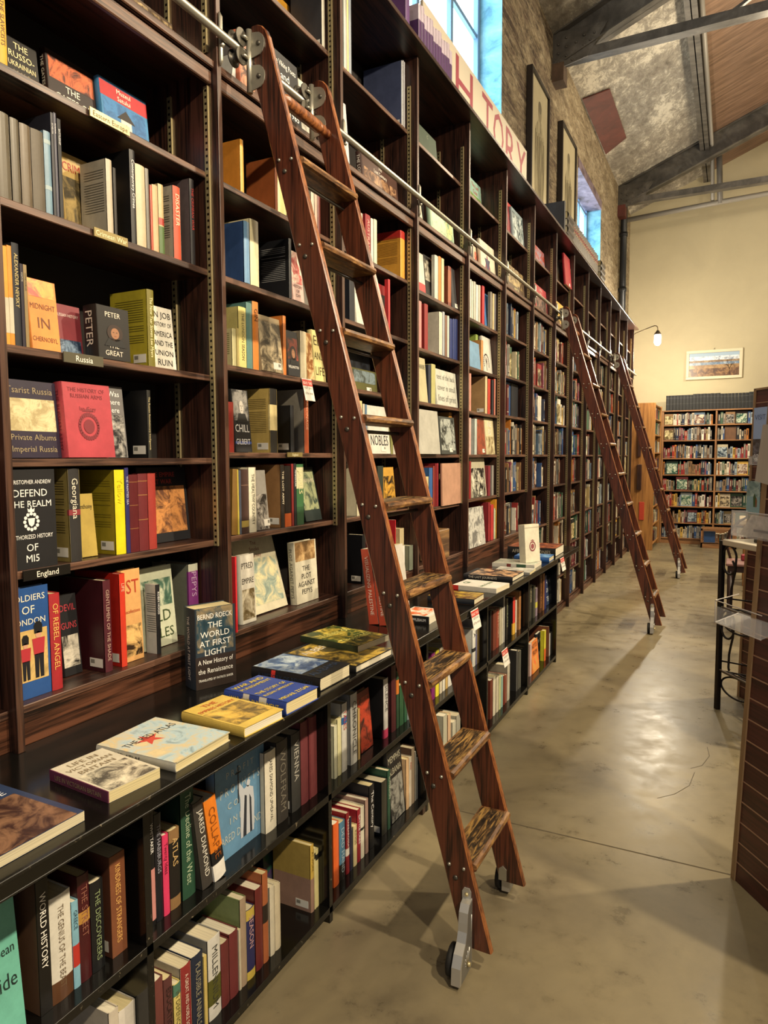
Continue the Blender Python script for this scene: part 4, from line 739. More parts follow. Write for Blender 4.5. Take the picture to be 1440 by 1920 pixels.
BOOKS = """
@ 1:1 2.8
F 1.585 0.273 0.144 -0.16 5a4a3c p=4a3a2a,b09a74,.05,.95 n=book_with_a_battle_crowd_painting_at_the_picture's_top
@ 1:2 2.47
S 1.101 0.018 0.208 -0.065 c89a35
S 1.119 0.020 0.164 -0.065 d5a52e t=THE_SLAVICISTS tc=5a4012
F 1.244 0.097 0.176 -0.21 17120f t=THE|RUSSO-|UKRAINIAN|WAR tc=e8d9a8 p=d98a3c,5a2a12,.28,.42 tr=.42,.97 n=black_book_with_a_burning_scene
F 1.358 0.167 0.197 -0.2 241310 t=THE|GATES_OF tc=e8e2d2 p=c8653a,3a1710,.62,.93 tr=.34,.62 s=THE_GATES n=dark_book_with_a_fiery_battle_picture
F 1.520 0.185 0.195 -0.18 3b7fb0 t=Muzeul|Satului tc=e9e2d0 b=b3262c,.74,.96 p=3a78b0,27588a,.06,.72 tr=.745,.955 church=1 n=blue_book_with_a_white_church_tower
@ 1:3 2.165
S 1.076 0.026 0.192 -0.065 5b5346
S 1.103 0.032 0.198 -0.065 5d5546
S 1.138 0.022 0.196 -0.065 5a5243
S 1.163 0.028 0.194 -0.065 625543
S 1.193 0.034 0.194 -0.065 584f41
S 1.228 0.019 0.202 -0.065 6f8ea3 b=9fb0b4,.85,.9;9fb0b4,.3,.35
S 1.249 0.008 0.253 -0.065 24242e t=ECHELON tc=d8d8d8
S 1.258 0.007 0.256 -0.065 2f2f45 t=POTEMKIN tc=d8d8d8
S 1.268 0.010 0.246 -0.065 15151a t=BATTLESHIP tc=d8d8d8
F 1.367 0.109 0.231 -0.17 b79a5c t=CRIMEA tc=9c2a22 p=4a4230,a08a58,0,.72 n=tan_book_with_a_cavalry_painting
S 1.420 0.020 0.205 -0.065 b5aa96 cc=a59c8a l=5a5448 st=0
S 1.443 0.009 0.189 -0.065 26221f
S 1.505 0.020 0.262 -0.065 17171a t=Contemporary_Crimea tc=e6e6e6 cc=121214
S 1.526 0.036 0.231 -0.065 c4b496 cc=b8a888
S 1.563 0.013 0.230 -0.065 6d6962
S 1.579 0.008 0.188 -0.065 b04a35
S 1.589 0.022 0.194 -0.065 c9a983
S 1.613 0.021 0.204 -0.065 b9a67a b=a83a30,.42,.52;4f6a3a,0,.4
S 1.675 0.031 0.220 -0.065 cf4a2c t=DISASTER tc=f0d0b0 cc=a39b8c l=4a4640
S 1.749 0.020 0.265 -0.065 17141a t=THE_CRIMEAN_WAR tc=b03a34 cc=54484a
@ 1:4 1.827
S 1.095 0.008 0.227 -0.065 d8c6a0
S 1.098 0.015 0.229 -0.065 dd9a34 w=1 b=c9c3b0,.12,.48
S 1.114 0.011 0.233 -0.065 da8e30 w=1 b=c9c3b0,.12,.48
S 1.127 0.019 0.243 -0.065 1a1c26 t=ALEXANDER_NEVSKY tc=c9b67a
S 1.146 0.008 0.198 -0.065 221a2c t=VOSTOK tc=c7c1b0
S 1.155 0.009 0.198 -0.065 8f7a52 t=GONE_FOR_US tc=3a2f20
F 1.194 0.087 0.183 -0.1 dd8a3c t=MIDNIGHT|IN|CHERNOBYL tc=6a3a1a p=e0a03e,c9463a,.75,1 n=orange_book_with_a_round_seal
F 1.293 0.085 0.141 -0.13 7c2a33 t=RUSSIAN_HISTORY tc=e0c8c0 p=2a3a52,8aa0b8,0,.34 n=maroon_book_with_a_blue_lower_edge
F 1.364 0.115 0.144 -0.06 16120f t=PETER|.|.|.|THE|GREAT tc=d8cfc0 tr=.05,.92 s=PETER th=.05 la=2 n=black_book_with_a_long_haired_portrait
S 1.556 0.026 0.224 -0.065 726a24 t=The_New_Tsar_Steven_Lee_Myers tc=f0e8b0 cc=a89a2c st=1 l=5a5218
F 1.633 0.095 0.200 -0.12 ddd9cc t=IN_JOB|HISTORY_OF|AMERICA|AND_THE|UNION|RUIN tc=2a2622 n=white_book_with_bold_black_words
@ 1:5 1.5565
F 1.110 0.153 0.194 -0.09 2c2438 t=Tsarist_Russia|.|.|.|Private_Albums|Imperial_Russia tc=9a8a6a p=d8cba0,a89870,.34,.77 tr=.04,.95 n=dark_purple_album_with_a_cream_photograph
F 1.262 0.160 0.199 -0.07 b2434d t=THE_HISTORY_OF|RUSSIAN_ARMS|.|Ian_Grey tc=7a2530 tr=.62,.95 ms=.017 s=THE_RUSSIAN_ARMY th=.03 seal=7a2530 n=pinkish_red_book_with_a_wreath_emblem
F 1.426 0.080 0.206 -0.11 6d6a6a t=I_Was|There|Here tc=e8e8e8 p=2a2a2c,b8b4ae,0,.6 n=grey_book_with_a_street_photograph
S 1.543 0.014 0.200 -0.065 15140f t=The_Russian_Revolutionary_Intelligentsia tc=c9b98a cc=0f0f12 st=1
@ 1:6 1.284
F 1.076 0.141 0.249 -0.065 1d1d20 t=CHRISTOPHER_ANDREW|DEFEND|THE_REALM|.|.|AUTHORIZED_HISTORY|OF|MI5 tc=e8e8e6 crest=e8e8e6 la=0 tr=.05,.93 n=black_book_with_a_white_crest
S 1.260 0.036 0.248 -0.065 2c2a2a t=Georgiana tc=d9d3c0 cc=8a7a46 l=4a4020 st=1 b=8a3038,.5,.56
F 1.318 0.057 0.174 -0.1 b39a4a t=Anthony tc=3a2f1a n=tan_book_leaning_behind_the_yellow_one
S 1.412 0.036 0.240 -0.065 e3d41e t=Yellow tc=c9b81a cc=948420 l=6a5e14 st=1
S 1.449 0.014 0.249 -0.065 2c2c66 t=THE_PAINTED_SEA tc=c9c9d8
S 1.465 0.033 0.225 -0.065 5c1f24 b=8a5a3a,.9,.91;8a5a3a,.6,.61;8a5a3a,.3,.31
S 1.499 0.036 0.227 -0.065 6a2126 b=9a6a3a,.9,.91;9a6a3a,.72,.73;9a6a3a,.4,.41
S 1.537 0.031 0.227 -0.065 9c2f26
F 1.588 0.232 0.242 -0.15 17171c t=THE_EMPIRE|AT_WAR tc=b03a34 p=c98a50,5a3a2a,.12,.75 n=book_with_an_orange_battle_painting
@ 1:7 0.962
F 1.066 0.118 0.278 -0.06 27508f t=SOLDIERS|OF|LONDON tc=e6e0cc p=d0b070,c0a060,.15,.62 guards=1 la=0 tr=.64,.96 n=blue_book_with_two_red_coated_guards
S 1.181 0.031 0.251 -0.055 a4232a cc=b02a30 t=OF_REBEL_ANGEL tc=e0b060
F 1.265 0.061 0.222 -0.12 17171b t=DEVIL|GUNS tc=b03a44 p=cfc8b8,1a1a1c,.1,.5 n=black_book_with_a_white_curved_shape
S 1.350 0.026 0.258 -0.055 52222c cc=3c1119 t=GENTLEMEN_OF_THE_SHADE tc=b89a8a st=1
S 1.408 0.020 0.268 -0.055 cf3d2a cc=b3261d st=1 t=LIFE tc=f0c0a0
F 1.436 0.073 0.270 -0.075 d9a566 t=IST|Recollections tc=b03a24 p=3a2a1c,d9b070,.05,.4 la=2 n=tan_book_with_sepia_scenes
S 1.551 0.015 0.213 -0.06 17171b cc=d0ccc0 l=6a6a64 t=ROBIN_HOOD tc=e8e8e8
F 1.546 0.142 0.253 -0.11 c5c9b0 t=OLD|TALES tc=3a4a2a p=4a6a5a,c5c9b0,.5,.85 n=pale_green_leaning_book
S 1.786 0.046 0.241 -0.12 c9c9b6 cc=7d8070 b=7a2f78,.12,.9 t=PEPYS tc=c0a0c0
@ 2:0 3.22
F 2.454 0.141 0.220 -0.22 d59a33 p=3a2a18,d59a33,.1,.5 n=orange_book_with_a_dark_animal
S 2.613 0.024 0.300 -0.065 b8b2a4 cc=3a3a3e st=1
@ 2:1 2.8
S 1.989 0.031 0.144 -0.09 b8b8b4 lean=14
F 2.015 0.155 0.222 -0.07 b5664a p=c98a6a,3a2018,.1,.95 s=SCENES th=.03 n=orange_book_with_a_battle_crowd
F 2.253 0.188 0.299 -0.09 1f2024 t=The_Viking_Poets|and|The_Years|YEARS|1955-1965|Lord_Butler tc=e8e8e4 n=black_book_with_white_lines_of_lettering
F 2.475 0.161 0.282 -0.11 d8d4c8 t=THE|RIVER tc=2a2a2a p=9a958a,d8d4c8,.1,.5 n=white_book_behind_the_ladder_bracket
@ 2:2 2.47
S 2.006 0.019 0.180 -0.065 d79a38 cc=c9822f
S 2.211 0.015 0.196 -0.065 7a3f20 cc=8a4a22
S 2.229 0.056 0.158 -0.065 c9b87a
S 2.459 0.023 0.164 -0.065 cfc8b8
S 2.485 0.020 0.171 -0.065 d0b0a0
S 2.508 0.021 0.177 -0.065 6a2a24
@ 2:3 2.17
S 2.019 0.032 0.211 -0.065 6d95bb cc=2c4878
S 2.054 0.050 0.229 -0.065 d8cfa9 cc=d0c6a0
S 2.294 0.018 0.225 -0.065 1b1c22 cc=121318 l=8a8a8a
F 2.323 0.081 0.193 -0.07 c9a8a0 t=HISTORY|OF|CHY tc=4a3030 p=b04a4a,d8c8b8,.35,1 n=floral_red_and_white_book
S 2.650 0.053 0.207 -0.1 d4cfc2
@ 2:4 1.872
S 1.943 0.021 0.128 -0.065 d6cf9c cc=cfc592 l=7a7450
S 1.966 0.010 0.132 -0.065 c9b878
S 1.980 0.042 0.209 -0.065 d6c97f t=THE_LONDON_SEASON tc=5a5230 cc=c9bd78
S 2.024 0.033 0.231 -0.065 5a7f7c cc=4f7673
S 2.059 0.036 0.242 -0.065 c9792f t=GIN tc=2a1a10 cc=54807c
F 2.099 0.138 0.204 -0.06 8b7a5c p=4a4030,b8a888,0,.9 st=1 th=.03 n=sepia_photograph_book_in_a_clear_jacket
S 2.247 0.020 0.224 -0.065 c9742f
F 2.264 0.089 0.175 -0.06 1a1a1e t=WELLINGTON tc=e8e4dc p=8a3a28,2a1a16,.35,.85 n=black_book_with_a_red_profile_portrait
S 2.366 0.044 0.186 -0.065 cfc4a6
F 2.420 0.054 0.190 -0.07 b89a6a p=8a5a30,c9b080,0,1 n=small_floral_tan_book
F 2.495 0.111 0.214 -0.08 ddd08f t=ED|AND|LIFE tc=5a5030 n=pale_yellow_book_beside_the_ladder_stile
@ 2:5 1.575
S 1.914 0.029 0.173 -0.065 7b231c
F 1.966 0.095 0.222 -0.08 1c1c20 t=CHILL|GILBERT tc=f0f0f0 p=8d8a86,2a2a2c,.5,1 face=1 b=2a4aa0,.13,.17 n=black_book_with_an_old_man's_photograph
S 2.155 0.047 0.239 -0.065 1d1a16 cc=b99f5a l=6a5a30 st=1 b=c9b884,.35,.75
S 2.289 0.025 0.185 -0.065 16171c cc=101116 st=1
S 2.388 0.033 0.255 -0.065 b5542a cc=8e887c t=PARSONAGE tc=e0b090
@ 2:6 1.287
S 1.920 0.031 0.230 -0.065 7a5a20 lean=3
S 1.953 0.007 0.228 -0.065 c9b850
S 1.962 0.012 0.226 -0.065 5a6478
S 1.977 0.041 0.228 -0.065 4a3530 b=b09a50,.1,.2;8a6a5a,.75,.76
S 2.020 0.042 0.235 -0.065 ddd8c2 t=THE_HEALTHY_COUNTRY tc=4a463a
F 2.086 0.073 0.222 -0.08 8a8680 p=2a2624,a09a92,0,.6 st=1 n=grey_book_with_a_family_photograph
S 2.217 0.024 0.242 -0.065 2a2420 t=THE_LOST_ARMY tc=e8dcc0 cc=8f6a44 st=1
S 2.245 0.042 0.237 -0.065 1f1a18 b=c9602f,0,.22
S 2.289 0.015 0.245 -0.065 8a2a2a
S 2.307 0.016 0.246 -0.065 16161c t=PENINSULAR tc=e8e8e8
S 2.327 0.050 0.243 -0.065 3f6b45 b=c9c6a0,.6,.95;2f5535,0,.3 t=JAMES tc=d9d0a0
F 2.424 0.129 0.230 -0.09 1f2a28 t=HARRIS_JAMES tc=c9c0a8 p=9aa07a,30403a,.2,.95 la=12 n=dark_green_book_with_a_standing_silhouette
@ 2:7 0.962
S 1.869 0.010 0.224 -0.03 9ac0cc
S 1.865 0.026 0.261 -0.012 c9242e cc=d02a34
F 1.959 0.081 0.248 -0.06 ddd8ca t=PTRED|EMPIRE tc=3a342c p=6a5a3a,c9c0a8,.05,.5 la=2 n=white_book_with_a_crowned_lady
F 2.036 0.264 0.297 -0.1 c9c2a8 t=The|Smoke|Journey tc=7a3a30 p=8a9a90,d0c49a,.1,.7 th=.02 la=15 n=cream_leaning_book_with_picture_panels
F 2.317 0.167 0.252 -0.07 d6d0ba t=THE|PLOT|AGAINST|PEPYS tc=2a2620 p=8a6a44,c9a878,.68,1 s=PLOT_AGAINST_PEPYS th=.03 la=3 tr=.12,.62 n=cream_book_with_a_sepia_city_view
@ 3:0 3.22
S 2.734 0.010 0.324 -0.065 d0d0c8
S 2.746 0.015 0.338 -0.065 a8a8a4
S 2.763 0.015 0.341 -0.065 cfc98a
S 2.781 0.022 0.344 -0.065 8a93a0 cc=3a4458
S 3.341 0.016 0.320 -0.065 cfd0d6 cc=4a5270 st=1
S 3.360 0.018 0.326 -0.065 20222c
S 3.382 0.018 0.331 -0.065 d0d0d4
S 3.403 0.019 0.334 -0.065 2a2c38
S 3.425 0.021 0.335 -0.065 c9cad0
@ 3:1 2.8
S 2.731 0.047 0.272 -0.06 c0c4cc lean=-8
F 2.931 0.383 0.166 -0.08 4a322c t=The|Lost_Century tc=e8e2d6 p=4a2e24,a07c5c,.04,.62 s=THE_LOST th=.03 n=brown_painted_book_behind_the_rail
@ 3:2 2.47
S 2.873 0.024 0.195 -0.065 c9c2b4
S 2.924 0.050 0.207 -0.065 8e1b26 t=AUSTRALIA tc=e0b0a0
S 2.978 0.025 0.202 -0.065 d8d4c8
S 3.009 0.033 0.208 -0.065 cfd0b8
S 3.329 0.055 0.241 -0.065 d9a040 cc=cf9538 l=7a5018 w=1 b=b02a24,.84,1
@ 3:3 2.165
S 2.813 0.050 0.196 -0.09 1f222c
F 2.873 0.076 0.202 -0.09 d4d0c4 t=SD tc=2a2a2a n=white_book_half_behind_the_ladder_stile
F 3.050 0.156 0.246 -0.09 1d1a1c b=a8262a,.8,1 n=black_book_with_a_red_band
S 3.159 0.022 0.268 -0.065 b83034
@ 3:4 1.868
F 3.007 0.270 0.225 -0.22 15171c p=20242c,0c0d10,.1,.9 n=black_book_behind_the_olive_one
F 2.977 0.264 0.123 -0.17 57562c p=7a8a90,3a4038,.45,.95 st=1 n=olive_book_with_a_dark_seascape
@ 3:5 1.572
S 2.856 0.024 0.245 -0.065 d0c890
S 2.886 0.019 0.233 -0.065 c9c2b0
S 2.909 0.018 0.232 -0.065 5a7a98
F 2.958 0.232 0.233 -0.07 cfcdc4 t=EMPIRE_OF_THE|NOBLES tc=2a2a30 st=1 n=white_book_behind_a_ladder_step
S 3.186 0.019 0.236 -0.065 8a8a50
S 3.211 0.031 0.229 -0.065 c9c4b6
@ 3:6 1.285
S 2.823 0.050 0.242 -0.065 c9c2a4 cc=d0c8ac
S 3.035 0.062 0.229 -0.065 24302a
F 3.143 0.129 0.219 -0.08 c9983a p=2a2018,c9983a,.1,.8 n=yellow_book_with_a_standing_dark_figure
@ 3:7 0.962
S 2.853 0.043 0.232 -0.055 111216 cc=0e0f13 st=1
S 2.892 0.024 0.186 -0.05 7a2226
S 3.195 0.050 0.275 -0.05 b3232b t=UNREST tc=e09090
S 3.252 0.059 0.224 -0.05 b5a680
S 3.201 0.050 0.140 -0.02 d8d6d0
S 3.458 0.050 0.130 -0.02 6c7264
@ 4:0 3.22
F 3.597 0.259 0.142 -0.09 3a4a3c t=C tc=9aa08a n=dark_green_book
@ 4:1 2.8
S 3.528 0.060 0.104 -0.06 c9c9b4 lean=-20
F 3.719 0.363 0.170 -0.07 9fb8a0 p=c9cf98,6f8f7a,.05,.9 n=pale_green_map_covered_book
@ 4:2 2.455
F 3.568 0.094 0.223 -0.08 c8c4b8 b=b02a2a,0,.25 n=white_and_red_book
F 3.690 0.117 0.238 -0.09 2a2826 p=b8b2a0,2a2826,.4,.9 n=black_photograph_book
S 3.758 0.054 0.246 -0.065 c9c6ba
S 3.817 0.041 0.268 -0.065 c9803a
S 3.864 0.039 0.264 -0.065 cfc69e
S 3.969 0.050 0.234 -0.065 7c3a28 b=9a5a3a,.1,.9
F 4.044 0.148 0.251 -0.07 3a3a3e st=1 n=charcoal_book_with_a_price_sticker
@ 4:3 2.15
S 3.529 0.044 0.252 -0.065 c98a86
S 3.612 0.050 0.252 -0.065 8a2422
S 3.827 0.050 0.247 -0.065 c9c5b2 cc=cfcab8
S 3.882 0.034 0.257 -0.065 9aa0a8
S 3.922 0.032 0.244 -0.065 7a5a48
S 3.959 0.029 0.247 -0.065 d0ccc0
S 3.995 0.051 0.238 -0.065 20306a
S 4.051 0.052 0.245 -0.065 24346c
S 4.109 0.041 0.251 -0.065 1f2e62
@ 4:4 1.86
F 3.533 0.124 0.245 -0.065 bdb48e t=DANUBE tc=4a463a n=cream_cloth_book
S 3.668 0.036 0.216 -0.065 22283a
S 3.712 0.061 0.225 -0.065 b7b37a
F 3.790 0.389 0.210 -0.065 c4c5ba t=text_of_the_back|cover_in_small|lines_of_print tc=6a6a64 n=pale_grey_book_covered_in_small_print
@ 4:5 1.572
F 3.451 0.308 0.244 -0.03 b2b0a6 n=plain_grey_cloth_book
F 3.823 0.313 0.223 -0.05 3e423f p=aab0aa,202424,.1,.95 st=1 n=book_with_a_stormy_grey_landscape
S 4.277 0.057 0.265 -0.1 b5813c
@ 4:6 1.268
S 3.592 0.015 0.181 -0.065 d0cdc0
S 3.615 0.057 0.178 -0.065 cdbf90
S 3.679 0.053 0.227 -0.065 2a5a96
S 3.738 0.027 0.237 -0.065 8a3a34
S 3.770 0.022 0.251 -0.065 7a2228
S 3.797 0.025 0.252 -0.065 8a2a30
F 3.769 0.460 0.251 -0.04 b48a72 la=1 th=.012 n=plain_tan_board_book
@ 5:0 3.22
F 4.652 0.455 0.249 -0.17 9cc0b4 t=The_Last|Coast tc=b03a34 p=5a8a4a,d9c480,.05,.6 n=pale_blue_book_with_a_green_tree
F 5.043 0.259 0.381 -0.14 a9c6d4 p=cfd6da,8ab0c8,.1,.9 n=light_blue_map_book
@ 5:1 2.8
S 4.421 0.059 0.140 -0.09 22242e
F 4.526 0.250 0.161 -0.1 c9b8a0 p=b04a3a,d0b8a0,0,.8 n=cream_and_red_book
F 4.591 0.442 0.221 -0.07 cfc6b0 star=7a2a4a n=cream_book_with_a_six_pointed_star
@ 5:2 2.45
S 4.356 0.027 0.247 -0.065 d0ccc0
S 4.390 0.028 0.243 -0.065 c9c5b5
S 4.428 0.039 0.249 -0.065 b5b5a8
S 4.474 0.043 0.239 -0.065 d4d0c6
S 4.525 0.037 0.247 -0.065 b8b2a0
S 4.598 0.050 0.263 -0.065 b5222a
F 4.731 0.115 0.252 -0.09 4a7ab0 n=blue_book
S 4.777 0.040 0.255 -0.065 8a8478
S 4.829 0.041 0.254 -0.065 c9b48a
S 4.883 0.042 0.262 -0.065 5a5a60
@ 5:3 2.14
F 4.336 0.217 0.171 -0.06 6a90b0 n=sky_blue_cloth_book
S 4.627 0.050 0.254 -0.12 8aa04a
S 4.579 0.049 0.205 -0.065 b5824a
F 4.718 0.260 0.259 -0.09 d0cdc2 tree=2a1a1a n=white_book_with_a_dark_branching_tree
@ 5:4 1.855
S 4.351 0.035 0.243 -0.065 c98a7a
S 4.673 0.050 0.257 -0.065 c9b890 cc=a8875c st=1
S 4.735 0.056 0.246 -0.065 b83a2a
S 4.823 0.050 0.247 -0.065 26262a st=1
S 4.886 0.034 0.261 -0.065 c94a44
S 4.928 0.043 0.262 -0.065 cfa08a
@ 5:5 1.572
S 4.352 0.038 0.239 -0.065 d0a8a0
S 4.458 0.050 0.239 -0.065 b4beb8
F 4.538 0.175 0.255 -0.07 94503a st=1 p=9a4a34,6a3a2a,0,1 n=red_rock_cliff_book
F 4.710 0.256 0.256 -0.065 cfc39c t=INE|ED tc=e8e4d8 p=8a7a58,cfc39c,0,.5 n=tan_book_with_large_pale_letters
@ 5:6 1.28
S 4.357 0.038 0.248 -0.065 8a2a2e
F 4.434 0.313 0.269 -0.075 b9b39a p=1a1a1a,c9c6b4,0,.75 st=1 n=book_with_a_dark_tree_arch_photograph
S 4.755 0.050 0.214 -0.065 7c2230
S 4.834 0.050 0.215 -0.065 8a8680
@ 5:7 0.962
F 4.239 0.325 0.260 -0.02 9a9a94 p=c9c8c0,6a6a68,0,1 st=1 n=grey_book_with_a_carved_stone_picture
S 4.716 0.050 0.273 -0.05 8a2a30
S 4.778 0.062 0.253 -0.05 b83a3a
S 4.849 0.034 0.223 -0.05 c9cfb0
S 4.891 0.039 0.210 -0.05 9ab08a
S 4.939 0.039 0.217 -0.05 2f5a40
S 5.017 0.050 0.286 -0.05 d8912a cc=d99a2c
@ c1:u 0.445
F 0.739 0.094 0.268 0.28 6cb5a3 t=European|Guide tc=1a2a28 ms=.034 tr=.3,.75 n=teal_paperback_guide
S 0.862 0.027 0.280 0.285 141210 t=WORLD_HISTORY tc=f0ede4 cc=5f4534 pb=1
S 0.890 0.051 0.226 0.285 d6d2c6 t=THE_GENIUS_OF_THE_BEAST tc=6a5a44 b=5a3a24,0,.2
S 0.942 0.017 0.190 0.285 7fb0c4 b=b5342a,.25,.5 t=GREECE tc=1a3040
S 0.959 0.029 0.236 0.285 45161a t=THE_STREET tc=8a5a4a b=b5843c,.55,.66
S 0.990 0.034 0.202 0.285 17181a t=THE_DISCOVERERS tc=8a9a70
S 1.042 0.042 0.234 0.285 7d4c32 t=KINDNESS_OF_STRANGERS tc=d9a860 cc=5a3424 st=1 pb=1
@ c1:l 0.055
S 1.027 0.041 0.270 0.285 c9bfae
S 1.079 0.048 0.252 0.285 d8d2c8
@ c2:u 0.445
S 1.157 0.018 0.281 0.285 121214 b=c98a86,.05,.5 t=WHITTAKER tc=e8e8e8
S 1.177 0.022 0.267 0.285 1a1a22 t=THE_HABSBURGS tc=9a9aa8
S 1.201 0.020 0.203 0.285 d93a66 t=Twenty_Ideas tc=5a1024
S 1.224 0.035 0.202 0.285 8a6a44 b=1a1612,.15,.85 t=ATLAS tc=c9a870
S 1.266 0.047 0.302 0.285 234a35 t=The_Decline_of_the_West tc=a8b89a cc=143024
S 1.322 0.047 0.244 0.3 3c3834 t=JARED_DIAMOND tc=d8d4c8 lean=-7
S 1.364 0.045 0.235 0.305 de7c1f lean=-9 b=e8e4dc,0,.2;17171a,.2,.36 t=COLLAPSE tc=8a4a14
F 1.413 0.225 0.287 0.262 5f8aac t=P_R_O_F_I_T|P_R_O_P_H_E_T_S|C_O_A_S_T|I_N_D_I_A|JARED_DIAMOND tc=b0b8b4 statue=1 th=.03 la=0 ms=.026 tr=.12,.9 n=slate_blue_book_with_a_robed_statue
@ c2:u 0.445
S 1.614 0.055 0.245 0.285 d8d2c0 t=JARED_DIAMOND_UPHEAVAL tc=2a2622 cc=c9c4b0
S 1.674 0.057 0.254 0.285 3f3b37 t=WOLFRAM tc=7a7468 cc=4a4640 st=1
S 1.751 0.050 0.251 0.285 3a3a38 t=VIENNA tc=a8a49a cc=33322f st=1
S 1.804 0.043 0.271 0.285 6c3438
S 1.850 0.049 0.274 0.285 6a3034
S 1.901 0.045 0.269 0.285 723a3c
@ c2:l 0.055
S 1.149 0.041 0.249 0.285 6b3a36
S 1.192 0.029 0.230 0.285 57302e t=EDUCATION tc=2a1a18
S 1.224 0.024 0.195 0.285 d9c877 b=4f7a66,.84,1 t=IN_DEFENCE_OF tc=4a4424
S 1.250 0.037 0.220 0.285 8e2f2f t=A_GREAT_AND_NOBLE_SCHEME tc=e8d9c8 cc=b0a898
S 1.289 0.043 0.221 0.285 20283c t=PLAUSIBLE_ANNALS tc=a09a80
S 1.333 0.011 0.198 0.285 d8c070
S 1.351 0.050 0.226 0.285 dcdad2 t=MILLENNIUM tc=3a3a34 b=5a5a24,.18,.5 cc=8a8a88
S 1.403 0.033 0.183 0.285 6c2f2f
S 1.438 0.037 0.189 0.285 702f30
S 1.477 0.008 0.180 0.285 c9bfa8
S 1.487 0.027 0.260 0.285 a8927a cc=7a8a5a
S 1.515 0.037 0.211 0.285 2a2a58 b=c9b050,.85,1;c9b050,0,.12 t=SEASON tc=c9a0a0
@ c2:l 0.055
S 1.556 0.035 0.249 0.285 6a2a28
S 1.592 0.026 0.277 0.285 a86038 b=2a2018,.45,.65
S 1.626 0.024 0.216 0.285 d4ccb6
S 1.652 0.029 0.206 0.285 d0c4a8
F 1.815 0.148 0.198 0.13 2a2236 p=24483a,4a2a5a,0,1 n=purple_and_green_tartan_book
S 1.855 0.049 0.230 0.285 c9a94e w=1 t=AT_WORK tc=6a5418 cc=a8904a b=9a7a6a,0,.5 st=1
S 1.907 0.028 0.212 0.285 d9cf98 b=26241c,.82,.92
S 1.937 0.028 0.200 0.285 d6ca8e b=26241c,.82,.92
@ c3:u 0.445
S 2.010 0.022 0.187 0.285 c9c9ae
S 2.035 0.026 0.203 0.285 d4cfa0
S 2.065 0.037 0.247 0.285 c9c8c0 t=TALES tc=b03a3a b=2a5a94,.7,.8
S 2.127 0.050 0.261 0.285 b9b8b2 t=CHRONICLE tc=3a3a38 cc=8a8a88
S 2.181 0.015 0.192 0.285 c9a868
F 2.228 0.098 0.226 0.27 7a2a24 p=b0402a,2a1a1a,0,.9 n=small_dark_red_painted_book_on_a_wire_stand
S 2.392 0.041 0.240 0.285 c4c2c0 t=SILENCE tc=1a1a1a cc=16161a b=c03a60,0,.15
S 2.463 0.043 0.274 0.285 4a1a20 cc=3c1218
S 2.510 0.024 0.239 0.285 2a4a34 b=c9742f,.6,.85
S 2.541 0.040 0.171 0.285 2f5a3c
S 2.586 0.025 0.149 0.285 35664a
S 2.615 0.022 0.137 0.285 8aa0a0
@ c3:l 0.055
S 1.999 0.038 0.229 0.285 d9622a
S 2.040 0.040 0.214 0.285 4a7a98 t=DEAD_HAND tc=b0c4d0 b=1a1714,0,.28
S 2.087 0.024 0.228 0.285 8e2028 t=BARBAROSSA tc=e8e0d8 b=d9d4c8,.3,.42
S 2.113 0.011 0.202 0.285 20203a
S 2.126 0.012 0.148 0.285 26262c
S 2.141 0.027 0.153 0.285 c9b98a t=KINGS tc=5a4a2a
S 2.170 0.025 0.202 0.285 8a1a2a t=BATTLE_CRIES tc=e8d8d8 cc=9a2030
S 2.198 0.027 0.199 0.285 d0cbb8 b=1a1a1a,.55,.6
S 2.233 0.025 0.211 0.285 b09084
S 2.269 0.038 0.250 0.285 17171a t=The_Century tc=e8e8e8 cc=2a2a30
S 2.372 0.048 0.220 0.285 35352e cc=17191a st=1
S 2.424 0.025 0.246 0.285 244a38 t=SOVEREIGN tc=a9b8a0
F 2.464 0.147 0.295 0.28 1c1c1e t=MEMPHIS|ALBANIA tc=a9a490 p=8a8a84,1c1c1e,0,.6 n=black_book_with_two_pale_figures
S 2.605 0.029 0.221 0.285 c9a880
S 2.637 0.025 0.217 0.285 c9bfae t=RED tc=a83a34
S 2.667 0.047 0.247 0.285 8a7a66 cc=5a4034
S 2.720 0.023 0.222 0.285 8a8a84
S 2.747 0.025 0.206 0.285 3a3a3a
S 2.780 0.024 0.189 0.285 7a7f80
S 2.808 0.017 0.149 0.285 26262a st=1
@ d1:u 0.445
S 2.880 0.043 0.220 0.285 7a2468
S 2.931 0.041 0.220 0.285 e0d43a t=YELLOW tc=5a5a1a
S 2.979 0.034 0.220 0.285 c9bfa8
S 3.018 0.033 0.220 0.285 d8d4c6
S 3.057 0.029 0.220 0.285 c9a868
S 3.089 0.062 0.220 0.285 d4d2cc
S 3.440 0.050 0.201 0.285 dcdcd4 b=2a2a28,.4,.5 t=A tc=3a3a3a
S 3.494 0.039 0.165 0.285 6a6a9a
@ d1:l 0.055
S 3.027 0.050 0.264 0.285 b0ae9a
S 3.089 0.036 0.250 0.285 c9a888
S 3.149 0.050 0.191 0.285 c4c2b0 b=2a8a62,.1,.3
S 3.205 0.058 0.205 0.285 a8a698
@ d1:u 0.445
S 3.558 0.063 0.242 0.285 8a8682
S 3.625 0.054 0.238 0.285 5a4a2a
@ d2:u 0.445
S 3.733 0.027 0.245 0.285 17171a
S 3.792 0.062 0.234 0.285 6a3222
S 3.857 0.050 0.229 0.285 8a3c2a t=MEMOIRS tc=c9a890
S 3.915 0.040 0.226 0.285 b0a890
S 3.959 0.025 0.218 0.285 c9c4b0
S 3.991 0.033 0.290 0.285 a9a7a0 cc=6a6860
S 4.042 0.044 0.256 0.285 17181a t=SOCRATES tc=9aa07a
